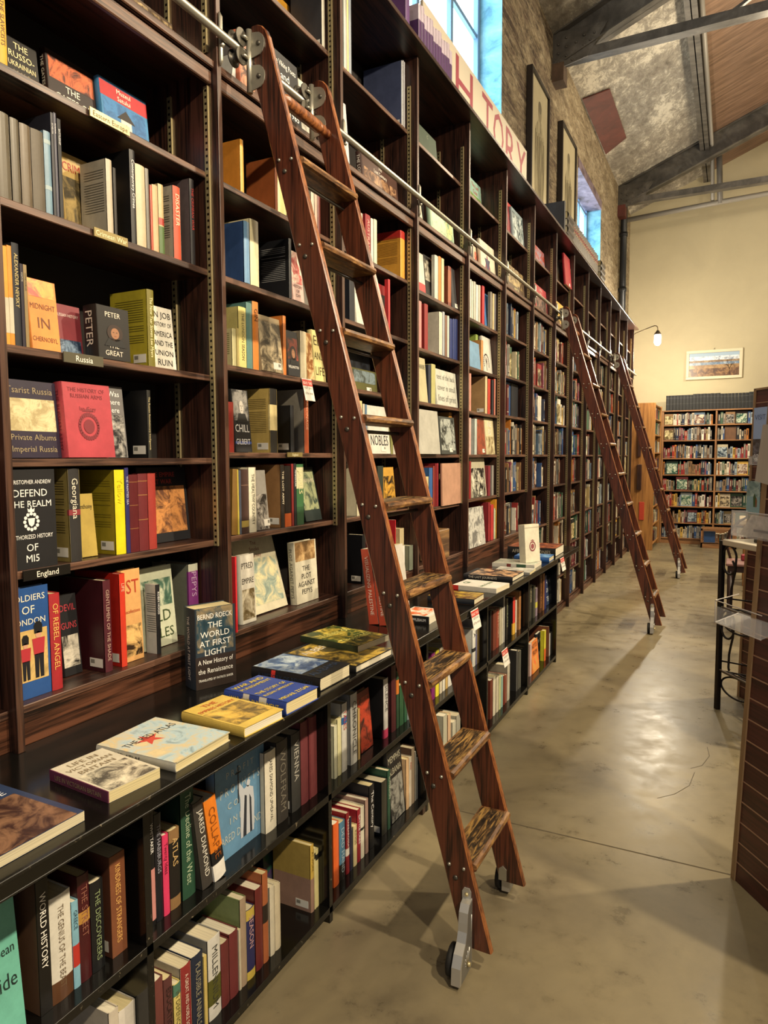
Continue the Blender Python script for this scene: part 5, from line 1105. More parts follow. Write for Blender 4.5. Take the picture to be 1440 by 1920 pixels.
S 4.193 0.055 0.237 0.285 c9362c b=d9a83c,0,.3 cc=17171c
S 4.253 0.024 0.207 0.285 d8cfc0
S 4.331 0.050 0.250 0.285 a8764a
@ d2:l 0.055
S 3.747 0.050 0.227 0.285 6a3022
S 3.804 0.049 0.231 0.285 dcd6c0
S 3.864 0.048 0.222 0.285 d0c8b0
S 3.919 0.037 0.202 0.285 c9cf9a
S 3.960 0.039 0.190 0.285 94b8ae
S 4.006 0.037 0.181 0.285 7a3022
S 4.049 0.030 0.174 0.285 8a5a4a
S 4.086 0.056 0.223 0.285 b5b0a0 cc=8a8478
S 4.283 0.038 0.266 0.285 4a4a48 cc=2c2c2c
S 4.328 0.031 0.250 0.285 54544e
S 4.364 0.032 0.245 0.285 5a5a52
@ d3:u 0.445
S 4.591 0.050 0.248 0.285 3a3a34 t=LEWIS tc=c9b890
S 4.696 0.050 0.226 0.285 4a4a40
S 4.755 0.054 0.197 0.285 8a7a8a b=c9c050,.3,.5
S 4.865 0.064 0.273 0.285 4a2a18 t=BLOODLANDS tc=c98a4a
S 4.961 0.050 0.268 0.285 8a5a34
S 5.017 0.045 0.244 0.285 20286a
F 5.136 0.166 0.218 0.27 2a3a58 t=A|GEN|TER tc=c9d0d8 n=navy_book_with_white_lettering_at_the_case_end
@ d3:l 0.055
S 4.620 0.049 0.224 0.285 c9a8a0
F 4.660 0.195 0.216 0.29 e0803a p=d9a050,e07038,0,.5 t=NOTES|FROM tc=3a1a10 n=orange_paperback_with_a_jumping_figure
F 5.003 0.123 0.199 0.25 1f2a30 t=PATRICK|NOBLE tc=d9d4c8 n=dark_book_behind_the_orange_paperback
S 5.023 0.050 0.226 0.285 d9d23a b=e06a24,0,.4
S 5.152 0.050 0.230 0.285 7a4a34
S 5.214 0.061 0.212 0.285 2a3a44 st=1
S 5.287 0.062 0.167 0.285 c9c9c4
@ 6:0 3.22
F 5.290 0.163 0.278 -0.1 a83a3c p=8a2a2c,3a2a3a,.1,.9 n=red_and_dark_travel_book
F 5.370 0.379 0.251 -0.08 8a9aa0 p=3a4a50,b5c0c0,.1,.9 n=book_with_a_snowy_peak
@ 6:1 2.8
F 5.212 0.502 0.214 -0.07 5a4a3a p=4a3a2c,a89468,.35,1 t=INCA tc=d8cf9a tr=.1,.35 n=sepia_book_with_pale_yellow_letters
@ 7:0 3.22
F 6.119 0.508 0.170 -0.1 b8503a p=a8402a,8a94a8,.1,1 n=book_with_a_red_mountain
@ 7:1 2.8
F 6.049 0.577 0.245 -0.07 b04a50 p=2a2422,8a6a60,.05,.7 t=DIVERS|Paris tc=e0c8c0 n=dusty_red_book_with_a_dark_photograph
@ 8:0 3.22
F 6.982 0.342 0.262 -0.1 b5aa98 t=100 tc=3a3a3a p=c09a70,8a6a4a,0,.5 n=pale_book_with_a_large_number
F 6.960 0.534 0.300 -0.02 a02430 st=1 n=plain_crimson_book
@ 8:1 2.8
F 6.757 0.684 0.243 -0.06 d0a04a p=6a5030,d9b868,.0,.6 n=yellow_book_behind_the_second_ladder
"""
# ------------------------------------------------------------------ books
GAIN = BOOKGAIN
CN = {'black': '141414', 'charcoal': '3a3a3a', 'grey': '808080', 'pale grey': 'b5b5b0', 'white': 'd8d5cc', 'cream': 'd6cca6', 'tan': 'b09060', 'olive': '6f6a30', 'brown': '6a4a30', 'dark brown': '33241a', 'maroon': '5a2224', 'dark maroon': '3c1419', 'red': 'b0262c', 'orange': 'd87a2a', 'rust': '9a4a30', 'gold': 'd0a040', 'yellow': 'e0d43a', 'pale yellow': 'd9cf86', 'dark green': '234a35', 'green': '3f7a4a', 'pale green': 'a9b890', 'teal': '5a8480', 'navy': '20284a', 'blue': '2f5a96', 'pale blue': '88aac4', 'purple': '5a2a68', 'pink': 'd93a66', 'dusty pink': 'b98a80', 'slate blue': '4d6a88', 'mauve': '8a7080'}
CNA = {k: np.array(lin(v))**.45 for k, v in CN.items()}
def cname(h):
    c = np.array(lin(h))**.45; return min(CNA, key=lambda k: ((CNA[k]-c)**2).sum())
def ordn(n): return str(n)+({1: 'st', 2: 'nd', 3: 'rd'}.get(n % 10, 'th') if n not in (11, 12, 13) else 'th')
def bmat(h, rough=None):
    rough = rough if rough is not None else .34+.3*((int(h, 16) % 7)/7)
    return flat(h, round(rough, 2), 0, GAIN, var=.22)
def inkm(h): return flat(h, .5, 0, GAIN)
PCOL = ('d9ceb0', 'cfc4a4', 'ded6bf', 'd2c394')
class Sink(MB):
    """collects a small distant book into the one mesh of the far rows"""
    def build(s, name, parent, *a): SINKS.append((s, parent[1]))
SINKS = []; SINK = False
def book(M, t, d, h, col, o, label, group=None, kind='S', seed=0, cat='book'):
    MB = Sink if SINK else globals()['MB']
    if SINK: r = ('sink', M.copy())
    else: r = thing('book', label, cat, group=group); r.matrix_world = M
    cc = o.get('cc', col); pb = o.get('pb') or t < .012
    ms, mc = bmat(col), bmat(cc); bt = .0022 if not pb else .0006
    ov = .003 if not pb else .0
    n = 7; bul = (min(.0035, t*.12) if not pb else .0004) if 'bul' not in o else float(o['bul'])
    yb0 = max(.003, bul); c = MB(); c.box(0, bt, yb0, d, 0, h, mc); c.box(t-bt, t, yb0, d, 0, h, mc); xs = np.linspace(0, t, n); ys = [.0002+bul*((2*x/t-1)**2) for x in xs]
    vs = []
    for x, y in zip(xs, ys): vs += [(x, y, 0), (x, y, h), (x, y+.0025, 0), (x, y+.0025, h)]
    fs = []
    for i in range(n-1):
        a = 4*i; b = a+4; fs += [(a, b, b+1, a+1), (a+2, a+3, b+3, b+2), (a+1, b+1, b+3, a+3), (a, a+2, b+2, b)]
    fs += [(0, 1, 3, 2), (4*n-4, 4*n-2, 4*n-1, 4*n-3)]
    c.add(vs, fs, ms, False); c.build('cover', r)
    p = MB(); p.box(bt, t-bt, yb0, d-ov, ov*.8, h-ov, pages_mat(PCOL[seed % 4])); p.build('page_block', r)
    if 'b' in o:
        for e in o['b'].split(';'):
            hx, a, b = e.split(','); a, b = float(a)*h, float(b)*h; m = bmat(hx); k = MB()
            if kind != 'F':
                for i in range(n-1): k.quad((xs[i], ys[i]-.0004, a), (xs[i+1], ys[i+1]-.0004, a), (xs[i+1], ys[i+1]-.0004, b), (xs[i], ys[i]-.0004, b), m)
                k.quad((-.0003, .003, a), (-.0003, d*(.98 if 'w' in o else .06), a), (-.0003, d*(.98 if 'w' in o else .06), b), (-.0003, .003, b), m)
            else: k.quad((t+.0003, .003, a), (t+.0003, d, a), (t+.0003, d, b), (t+.0003, .003, b), m)
            k.build('color_band', r)
    pz = None
    if 'p' in o:
        c1, c2, a, b = o['p'].split(','); a, b = float(a), float(b); pz = (a, b); e = .0 if b-a > .85 else .05
        k = MB(); k.quad((t+.0005, d*e+.002, a*h+.001), (t+.0005, d*(1-e)-.001, a*h+.001), (t+.0005, d*(1-e)-.001, b*h-.001), (t+.0005, d*e+.002, b*h-.001), picture(c1, c2, seed % 23, 16 if h > .2 else 22)); k.build('cover_picture', r)
    tc = inkm(o.get('tc', 'd8d2c4'))
    if 't' in o:
        lines = [x.replace('_', ' ') for x in o['t'].split('|')]; k = MB()
        if kind == 'S':
            L_ = min(h*.78, text_size(lines[0])*min(t*.8, .045)*1.02); s0 = h*.9
            text_block(k, [lines[0]], (t*.12, -.0006+bul*.35*0, s0), (0, 0, -1), (1, 0, 0), max(L_, h*.35), t*.76, tc, maxs=.05, align='l')
        else:
            lo, hi = .06, .95
            if pz:
                if 1-pz[1] > .2: lo = pz[1]+.01
                elif pz[0] > .2: hi = pz[0]-.01
                else: lo, hi = .12, .9
            if 'tr' in o: lo, hi = map(float, o['tr'].split(','))
            elif len(lines) == 1: mid = (lo+hi)/2 if hi-lo < .4 else hi-.15; lo, hi = max(lo, mid-.1), min(hi, mid+.1)
            text_block(k, lines, (t+.0009, d*.08, lo*h), (0, 1, 0), (0, 0, 1), d*.84, (hi-lo)*h, tc, maxs=float(o.get('ms', .085)))
        k.build('title', r)
    if 's' in o:
        k = MB(); text_block(k, [o['s'].replace('_', ' ')], (t*.12, -.0006, h*.9), (0, 0, -1), (1, 0, 0), h*.8, t*.76, tc, maxs=.05, align='l'); k.build('spine_title', r)
    if o.get('st') == '1':
        k = MB(); W_ = flat('d6d2c8', .5)
        if kind == 'S': y0, x = .012, -.0007; sg = -1
        else: y0, x = d*.55, t+.001; sg = 1
        w_ = min(.05, d*.5); k.box(min(x, x+sg*.0004), max(x, x+sg*.0004), y0, y0+w_, .012, .037, W_); k.box(min(x, x+sg*.0007), max(x, x+sg*.0007), y0+w_*.62, y0+w_*.92, .022, .033, flat('7a786f', .6)); k.build('price_sticker', r)
    if 'l' in o:        # paragraphs printed on the back cover
        k = MB(); m = inkm(o['l']); rl_ = random.Random(seed); z_ = h*.86
        while z_ > h*.3:
            if rl_.random() > .13: k.quad((-.0005, d*.12, z_), (-.0005, d*rl_.uniform(.7, .88), z_), (-.0005, d*.88, z_+.0022), (-.0005, d*.12, z_+.0022), m)
            z_ -= .0068
        k.build('printed_lines', r)
    dec = MB(); X = t+.0012
    def disc(cy, cz, ry, rz, m, n=20, x=X): dec.add([(x, cy+ry*math.cos(2*math.pi*i/n), cz+rz*math.sin(2*math.pi*i/n)) for i in range(n)], [list(range(n))], m)
    def poly(ps, m, x=X): dec.add([(x, a, b) for a, b in ps], [list(range(len(ps)))], m)
    if 'seal' in o:
        m = inkm(o['seal']); cy, cz = d*.5, h*.42
        for q in range(26):
            a = 2*math.pi*q/26; disc(cy+d*.19*math.cos(a), cz+d*.20*math.sin(a), d*.028, d*.04, m, 8)
        disc(cy, cz, d*.11, d*.12, m); poly([(cy-.02, cz+d*.25), (cy, cz+d*.31), (cy+.02, cz+d*.25)], m)
    if 'crest' in o:
        m = inkm(o['crest']); cy, cz = d*.5, h*.475
        for q in range(12):
            a = 2*math.pi*q/12; disc(cy+d*.13*math.cos(a), cz+d*.14*math.sin(a), d*.032, d*.032, m, 10)
        poly([(cy-d*.07, cz+d*.06), (cy+d*.07, cz+d*.06), (cy+d*.05, cz-d*.05), (cy, cz-d*.09), (cy-d*.05, cz-d*.05)], m); poly([(cy-d*.06, cz+d*.17), (cy+d*.06, cz+d*.17), (cy+d*.07, cz+d*.24), (cy+d*.03, cz+d*.21), (cy, cz+d*.27), (cy-d*.03, cz+d*.21), (cy-d*.07, cz+d*.24)], m)
    if 'star' in o:
        m = inkm(o['star']); cy, cz, R = d*.45, h*.36, d*.20
        for s in (1, -1): poly([(cy+R*math.sin(a), cz+s*R*math.cos(a)) for a in (0, 2*math.pi/3, 4*math.pi/3)], m if s > 0 else inkm('2a2a4a'), X+.0002*(s < 0))
    if 'tree' in o:
        m = inkm(o['tree']); cy, cz = d*.35, h*.30
        poly([(cy-.004, .02), (cy+.004, .02), (cy+.002, cz), (cy-.002, cz)], m)
        for q in range(17):
            a = math.pi*(q/16)*1.3-.45; L_ = h*.22; e = (cy+L_*math.cos(a), cz+L_*math.sin(a)); poly([(cy-.0015, cz), (cy+.0015, cz), e], m); disc(e[0], e[1], .006, .006, m, 8)
    if 'star5' in o:
        cy, cz = d*.40, h*.62; poly([(cy+(.036 if q % 2 == 0 else .014)*math.sin(math.pi*q/5), cz+(.036 if q % 2 == 0 else .014)*math.cos(math.pi*q/5)) for q in range(10)], inkm(o['star5']), X-.0006)
    if 'church' in o:
        poly([(d*.40, h*.12), (d*.62, h*.12), (d*.62, h*.52), (d*.40, h*.52)], inkm('d8d2c0')); poly([(d*.32, h*.50), (d*.70, h*.50), (d*.52, h*.66)], inkm('231c18'), X+.0002); poly([(d*.2, h*.06), (d*.98, h*.06), (d*.98, h*.14), (d*.6, h*.22), (d*.3, h*.14)], inkm('2a2420'), X+.0002); poly([(d*.48, h*.30), (d*.54, h*.30), (d*.54, h*.42), (d*.51, h*.45), (d*.48, h*.42)], inkm('4a4640'), X+.0002)
        for q in range(4): disc(d*(.52+.11*q), h*.085, d*.03, h*.02, inkm('d8cfa8'), 10, X+.0003)
    if 'guards' in o:
        for cy, sc in ((d*.40, .8), (d*.72, 1.0)):
            b0 = h*.17; poly([(cy-.012*sc, b0), (cy-.002, b0), (cy, b0+.055*sc), (cy+.002, b0), (cy+.012*sc, b0), (cy+.013*sc, b0+.06*sc), (cy-.013*sc, b0+.06*sc)], inkm('17171f'))
            poly([(cy-.014*sc, b0+.058*sc), (cy+.014*sc, b0+.058*sc), (cy+.018*sc, b0+.10*sc), (cy-.018*sc, b0+.10*sc)], inkm('b0303a')); disc(cy, b0+.108*sc, .008*sc, .009*sc, inkm('c9987a')); poly([(cy-.011*sc, b0+.112*sc), (cy+.011*sc, b0+.112*sc), (cy+.012*sc, b0+.132*sc), (cy+.006*sc, b0+.142*sc), (cy-.006*sc, b0+.142*sc), (cy-.012*sc, b0+.132*sc)], inkm('141416'))
    if 'statue' in o:
        cy = d*.62; A, B_ = inkm('b8bcc4'), inkm('2c3038')
        poly([(cy-.03, h*.10), (cy+.03, h*.10), (cy+.034, h*.40), (cy+.03, h*.55), (cy+.005, h*.60), (cy-.012, h*.585), (cy-.032, h*.68), (cy-.04, h*.66), (cy-.03, h*.5)], A); poly([(cy-.02, h*.10), (cy-.005, h*.10), (cy-.0, h*.5), (cy-.01, h*.52)], B_, X+.0002); poly([(cy+.012, h*.10), (cy+.022, h*.10), (cy+.02, h*.45), (cy+.012, h*.5)], B_, X+.0002)
        disc(cy+.008, h*.62, .008, .011, A); poly([(cy-.039, h*.48), (cy-.035, h*.48), (cy-.035, h*.86), (cy-.039, h*.86)], B_, X+.0003); poly([(cy-.049, h*.78), (cy-.025, h*.78), (cy-.025, h*.795), (cy-.049, h*.795)], B_, X+.0003)
    if 'face' in o or 'portrait' in label:
        cy, cz = d*.55, h*(.72 if 'face' in o else .5); sk = inkm('b8b2a8' if 'face' in o else '96694a')
        poly([(cy-d*.33, cz-h*.25), (cy+d*.33, cz-h*.25), (cy+d*.2, cz-h*.1), (cy-d*.2, cz-h*.1)], inkm('121214'))
        if 'face' not in o: disc(cy, cz+h*.01, d*.24, h*.16, inkm('2c1a12'), 20, X)
        disc(cy, cz, d*.125, h*.105, sk, 20, X+.0002)
        for s in (-1, 1): disc(cy+s*d*.05, cz+h*.02, d*.025, h*.008, inkm('2a1c18'), 10, X+.0004)
        poly([(cy-d*.012, cz+h*.012), (cy+d*.012, cz+h*.012), (cy+d*.022, cz-h*.03), (cy-d*.022, cz-h*.03)], inkm('8f6a52' if 'face' not in o else '8f8a82'), X+.0004); poly([(cy-d*.045, cz-h*.05), (cy+d*.045, cz-h*.05), (cy+d*.03, cz-h*.06), (cy-d*.03, cz-h*.06)], inkm('6a3a34' if 'face' not in o else '5a5450'), X+.0004)
    if dec.v: dec.build('cover_emblem', r)
    return r
SHN = {0: 'top shelf', 1: 'ladder-rail shelf', 2: 'shelf under the rail', 3: 'third shelf down', 4: 'fourth shelf down', 5: 'fifth shelf down', 6: 'sixth shelf down', 7: 'bottom ledge'}
SHN2 = {1: 'nearest bay', 2: 'second bay', 3: 'third bay', 4: 'fourth bay', 5: 'fifth bay', 6: 'sixth bay', 7: 'seventh bay', 8: 'eighth bay'}
CELL = {'c1': 'first black case opening', 'c2': 'second black case opening', 'c3': 'third black case opening', 'd1': 'fourth black case opening', 'd2': 'fifth black case opening', 'd3': 'last black case opening'}
def place(data):
    cnt = {}; sid = z = None; rows = []
    for ln in data.strip().split('\n'):
        t = ln.split()
        if t[0] == '@': sid, z = t[1], float(t[2]); continue
        o = dict(a.split('=', 1) for a in t[6+0:]) if len(t) > 6 else {}
        rows.append((sid, z, t[0], float(t[1]), float(t[2]), float(t[3]), float(t[4]), t[5], o))
    order = {}
    for i, r in enumerate(rows): order.setdefault(r[0], []).append((r[3], i))
    rank = {}
    for s, l in order.items():
        for k, (_, i) in enumerate(sorted(l)): rank[i] = k+1
    deep = {}
    for sid in order:       # keep neighbours on one shelf clear of the posts and of each other
        a, b = sid.split(':'); ii = [i for _, i in sorted(order[sid])]; z = rows[ii[0]][1]
        if a.isdigit():
            lo_, hi_ = py(int(a)-1)+.0015, py(int(a))-TW-.009; zz = sorted(set(list(shelves_of(int(a)).values())+[2.735, 3.575])); top = min(q for q in zz if q > z+.03)-.0225
            if 2.5 < z < 3.0: top = 3.19
        else:
            q = {'c1': 0, 'c2': 1, 'c3': 2, 'd1': 3, 'd2': 4, 'd3': 5}[a]; lo_, hi_ = LOWDIV[q]+.0015, LOWDIV[q+1]-.0215; top = .422 if z < .1 else .826
        last = None
        for i in ii:
            r = list(rows[i])
            if r[2] == 'F': y2 = min(r[3]+r[4], hi_); r[3] = max(r[3], lo_); r[4] = max(.03, y2-r[3])
            else:
                r[4] = min(r[4], .2); r[3] = min(max(r[3], lo_), hi_-r[4])
                if last is not None and abs(rows[last][6]-r[6]) < .10:
                    p = rows[last]; ov = p[3]+p[4]+.0006-r[3]
                    if ov > 0:
                        cut = min(ov, max(0, p[4]-.008)); rows[last] = p[:4]+(p[4]-cut,)+p[5:]; r[3] += ov-cut
                        r[3] = min(r[3], hi_-.007); r[4] = min(r[4], hi_-r[3])
                last = i
            r[5] = min(r[5], top-z-.004); rows[i] = tuple(r)
        lim_ = hi_
        for i in reversed([q for q in ii if rows[q][2] == 'S' and rows[q][6] > -.1]):
            r = rows[i]
            if r[3]+r[4] > lim_: r = r[:3]+(lim_-r[4],)+r[4:]; rows[i] = r
            lim_ = r[3]-.0006
        for i in ii:
            if rows[i][2] != 'S': continue
            for j in ii:
                if rows[j][2] != 'F': continue
                S, F = rows[i], rows[j]; ov = min(S[3]+S[4], F[3]+F[4])-max(S[3], F[3])
                if ov <= 0: continue
                if F[6] <= S[6]-.012: deep[i] = min(deep.get(i, 9), S[6]-F[6]-.003)
                elif ov < .06 and F[4]-ov > .05:
                    if S[3] < F[3]+F[4]/2: rows[j] = F[:3]+(F[3]+ov+.001, F[4]-ov-.001)+F[5:]
                    else: rows[j] = F[:4]+(F[4]-ov-.001,)+F[5:]
    def seen(r):           # rough share of the picture a book takes up
        d2 = (1.486-r[6])**2+r[3]**2+(1.556-r[1])**2
        return r[5]*(r[4]*(1.486/math.sqrt(d2)) if r[2] == 'F' else r[4]*(1.486/math.sqrt(d2))+.05*r[3]/math.sqrt(d2))/d2
    thr = sorted((seen(r) for r in rows), reverse=True)[KEEP]
    global SINK
    for i, (sid, z, kind, y, wd, h, x, col, o) in enumerate(rows):
        SINK = seen(rows[i]) <= thr
        a, b = sid.split(':')
        dlim = deep.get(i, 9)
        where = (SHN[int(b)]+' of the '+SHN2[int(a)]) if a.isdigit() else (('upper row, ' if b == 'u' else 'lower row, ')+CELL[a])
        grp = 'books on the '+where
        if 'n' in o: lab = o['n'].replace('_', ' ')+', '+ordn(rank[i])+' from left, '+where
        else:
            sz = 'slim' if wd < .014 else ('thick' if wd > .042 else '')
            nm = cname(col); lab = ' '.join(x for x in (sz, nm, 'book facing out' if kind == 'F' else 'book spine') if x)+', '+ordn(rank[i])+' from left, '+where
        ws = lab.split()
        if len(ws) > 16: lab = lab.replace(' of the ', ' ').replace(' from left', ''); 
        if len(lab.split()) > 16: lab = ' '.join(w for w in lab.split() if w not in ('a', 'an', 'the'))
        if kind == 'S':
            lean = math.radians(float(o.get('lean', 0))); dp = min(.225, max(.12, h*.68), max(.012, dlim)); lim = .285+x if a.isdigit() else 9
            if a.isdigit(): dp = min(dp, .29+x)
            else: dp = min(dp, x-.015)
            lift = wd*math.sin(lean) if lean > 0 else 0
            M = Matrix.Translation((x, y, z+.0005+lift)) @ Matrix.Rotation(math.pi/2, 4, 'Z') @ Matrix.Rotation(lean, 4, 'Y')
            book(M, wd, dp, h, col, o, lab, grp, 'S', i)
        else:
            th = float(o.get('th', .022)); an = math.radians(float(o.get('la', 5)))
            M = Matrix.Translation((x, y, z+.0005+th*math.sin(an))) @ Matrix.Rotation(-an, 4, 'Y') @ Matrix.Translation((-th, 0, 0))
            book(M, th, wd, h, col, o, lab, grp, 'F', i)
    SINK = False
KEEP = 268
place(BOOKS)
# books lying on the counter, covers up
def flat_book(x, y, w_, h, t, yaw, col, o, label, z0=.8625):
    M = Matrix.Translation((x, y, z0)) @ Matrix.Rotation(math.radians(yaw), 4, 'Z') @ Matrix.Rotation(-math.pi/2, 4, 'Y')
    return book(M, t, w_, h, col, o, label, 'books laid out on the black counter', 'L', int(x*1000)+int(y*100))
FL = flat_book
FL(.391, .62, .275, .30, .020, 0, '2a3a5a', dict(p='3a2420,7a5a44,0,.62', t='LOST|LANDSCAPES|A_JOURNEY_HOME', tc='d8d8dc', pb=1), 'dark mountain picture book lying at the near end of the counter')
FL(.379, .962, .132, .196, .024, -5, '5a2440', dict(cc='cfc8b4', p='55534c,c9c2ac,0,.55', t='LIFE IN|VICTORIAN|BRITAIN', tc='8a7a60', s='LIFE IN VICTORIAN BRITAIN', pb=1), 'cream paperback with a misty street scene and purple spine on the counter')
FL(.403, 1.126, .195, .239, .022, 1.5, 'b9b6aa', dict(cc='c9c0a0', p='a9c0c8,c9b890,0,1', t='.|THE RED ATLAS|.|.', tc='1a1a1a', s='THE RED ATLAS', star5='c0483c', tr='.2,.98', ms='.034'), 'map covered hardback with a red star lying on the counter')
FL(.42, 1.347, .153, .220, .026, -4.5, 'd6b85a', dict(p='6a5a34,d0ac50,.12,.68', t='THE|EMPIRES HISTORY', tc='b8482a'), 'yellow hardback with an engraved scene lying on the counter')
FL(.428, 1.516, .153, .220, .037, -3, '2a4494', dict(t='WAR AND|PUNISHMENT|.|THE STORY OF|RUSSIAN OPPRESSION|.|MIKHAIL ZYGAR', tc='e0c83a', b='c9c6bc,.30,.42;c9c6bc,.58,.68', s='WAR AND PUNISHMENT'), 'blue hardback with yellow words and strips of photographed eyes on counter')
FL(.409, 1.72, .177, .256, .041, -1.5, '15161a', dict(p='3a5a8a,a9b8c4,.28,1', t='ALABAMA', tc='2a3a54', s='A HISTORY OF REVISION', b='c9302a,.64,.70'), 'thick dark hardback with a blue sky cover and red tag on counter')
FL(.418, 1.925, .24, .30, .024, -3, '17161a', dict(p='4a4228,c9a848,0,.95', t='ALBERTA', tc='d8d0c0'), 'large landscape photo book lying left of the near ladder stile')
FL(.35, 2.06, .19, .26, .022, -8, '2f3a24', dict(p='3a4a24,c9b04a,0,1', t='Valley of|Thousands', tc='d8cf70', pb=1), 'green and gold landscape book half under the ladder on the counter', .8875)
FL(.375, 2.63, .165, .133, .033, 2, '141416', dict(cc='d6d2c8', p='d8622a,e0d8c8,.15,.95', s='ANNE APPLEBAUM', tc='d8d8d8', pb=1), 'white book with orange splashes and a black spine behind the ladder')
FL(.418, 3.072, .165, .235, .028, 2, '22262e', dict(cc='5a3a22', p='5a3a20,b0923a,0,1', s='HISTORIES', tc='9aa0a8'), 'brown and yellow landscape hardback right of the far ladder stile')
FL(.425, 3.39, .19, .245, .024, -4, 'c9c4b8', dict(cc='d4d0c6', t='GI|.|lines of praise|.', tc='2a6a3a', b='c9342c,.86,1', pb=1), 'white paperback with red corners and green letters on the counter')
FL(.406, 3.748, .24, .289, .025, 0, '1c1c22', dict(p='2a2a30,c9a078,0,.9', s='THE LAST JOURNEYS', tc='d8d0c0'), 'black spined hardback with a warm blurred picture on the counter')
FL(.434, 4.01, .17, .22, .014, 3, '8a8a86', dict(p='9a9a94,cfccc0,0,1', pb=1), 'thin grey paperback beside the white book stack on the counter')
FL(.402, 4.24, .206, .269, .024, 2, 'cfccc0', dict(b='3a5a44,.2,.42;7a3a34,.55,.65', p='c9c6b8,8f9a8a,0,1', pb=1), 'white book with green and red spine marks under the upright cream box')
FL(.418, 4.56, .165, .235, .03, 2, '2a5aa0', dict(p='2a5aa0,7aa8d0,0,1'), 'blue hardback beside the tall cream box on the counter')
FL(.40, 4.82, .29, .34, .058, 1, '18181a', dict(s='AFRICAN COLONIES', tc='a8a090', p='5a2a20,a8603a,0,1'), 'large thick black volume at the far end of the counter')
o_ = dict(seal='8a4a50', pb=1, b='b5ad98,.9,.93')
M = Matrix.Translation((.335, 4.29, .889)) @ Matrix.Rotation(math.radians(-25), 4, 'Z') @ Matrix.Rotation(math.radians(-4), 4, 'Y') @ Matrix.Translation((-.05, 0, 0))
book(M, .05, .14, .24, 'd8d2bc', o_, 'tall cream volume standing upright on the white book at the counter end', None, 'F', 5)
# the blue book standing on the counter
M = Matrix.Translation((.069, 1.566, .8625)) @ Matrix.Rotation(math.radians(-21.7), 4, 'Z') @ Matrix.Translation((-.07, 0, 0))
book(M, .07, .138, .246, '263440', dict(p='2c4450,8a7a5c,.45,1', b='332a26,0,.40', t='BERND ROECK|THE|WORLD|AT FIRST|LIGHT|A New History of|the Renaissance|TRANSLATED BY PATRICK BAKER', tc='e8e6de', s='THE WORLD AT FIRST LIGHT', tr='.05,.95'), 'thick dark blue and brown hardback standing upright on the black counter', None, 'F', 11)
for k in range(2):
    M2 = Matrix.Translation((.148+.047*k, 2.53, .8625)) @ Matrix.Rotation(math.radians(-7), 4, 'Y')
    book(M2, .042, .22, .315, 'b84a34', dict(t='VISUALIZING_PALESTINE', tc='e8d4c4', cc='c9c4ba', pb=1), ('left' if k == 0 else 'right')+' of two identical tall brick-red books standing against the near ladder', 'pair of brick-red books', 'S', 70+k)
# wooden block on the ledge of the fourth bay
k = MB(); k.cbox(-.10, -.012, 3.62, 3.86, .9625, 1.135, wood('wavy_grain_block', '4a3320', '8f6d44', 'Y', scale=.7, rough=.5), .004)
tag(k.build('wooden_block'), 'wavy grained wooden block on the bottom ledge behind the near ladder', 'block')
# rows on top of the bookcases
SINK = True
for k in range(12):
    y = 3.43+.040*k; h = .27+.012*math.sin(k*2.1); t = .037
    M = Matrix.Translation((-.02, y, 3.5925)) @ Matrix.Rotation(math.pi/2, 4, 'Z')
    book(M, t, .17, h, '4a2a5c', dict(b='b5a8b8,.72,1', w='1'), ordn(k+1)+' from left of the purple cloth volumes with torn pale tops above the cases', 'purple volumes on top of the bookcases', 'S', k)
M = Matrix.Translation((-.01, 3.25, 3.5925)) @ Matrix.Rotation(math.pi/2, 4, 'Z'); book(M, .05, .2, .285, '54306a', {}, 'largest purple volume, first in the row on top by the big window', 'purple volumes on top of the bookcases', 'S', 3)
M = Matrix.Translation((.01, 6.72, 3.5925)) @ Matrix.Rotation(math.pi/2, 4, 'Z'); book(M, .05, .24, .33, '23252e', {}, 'large dark volume at the left end of the grey leather row above', 'grey volumes on top of the bookcases', 'S', 4)
for k in range(20):
    y = 7.16+.072*k; M = Matrix.Translation((.0, y, 3.5925)) @ Matrix.Rotation(math.pi/2, 4, 'Z')
    book(M, .062, .19, .30-.004*(k % 3), '443c34', dict(bul='.016', b='a07a48,.62,.645;a07a48,.80,.82;7a3226,.68,.76'), ordn(k+1)+' from left of the gilt banded grey leather volumes below the small window', 'grey volumes on top of the bookcases', 'S', k)
for q, y0_ in enumerate((6.80, 8.64)):
    for k in range(4):
        M = Matrix.Translation((.03, y0_, 3.5925+.066*k)) @ Matrix.Rotation(math.radians(90), 4, 'Z') @ Matrix.Rotation(-math.pi/2, 4, 'Y') @ Matrix.Translation((0, 0, -.27))
        book(M, .064, .2, .26, '443c36', dict(bul='.016'), ordn(k+1)+' from the bottom of the grey volumes lying flat '+('left' if q == 0 else 'right')+' of the leather row', 'grey volumes on top of the bookcases', 'L', k)
for k in range(30):
    t = .05+.006*((k*7) % 4)/3; y = 0; x0 = .375+.0545*k
    if x0 > 2.0: break
    M = Matrix.Translation((x0, 13.43, 2.3605)); book(M, .052, .2, .265+.012*((k//8) % 2)*(1 if k % 2 else .9), '0d0f11', dict(b='5a5a54,.80,.815;5a5a54,.42,.435'), 'one of the black bound volumes in the row on top of the far pine bookcase', 'black volumes above the far bookcase', 'S', k)
SINK = False
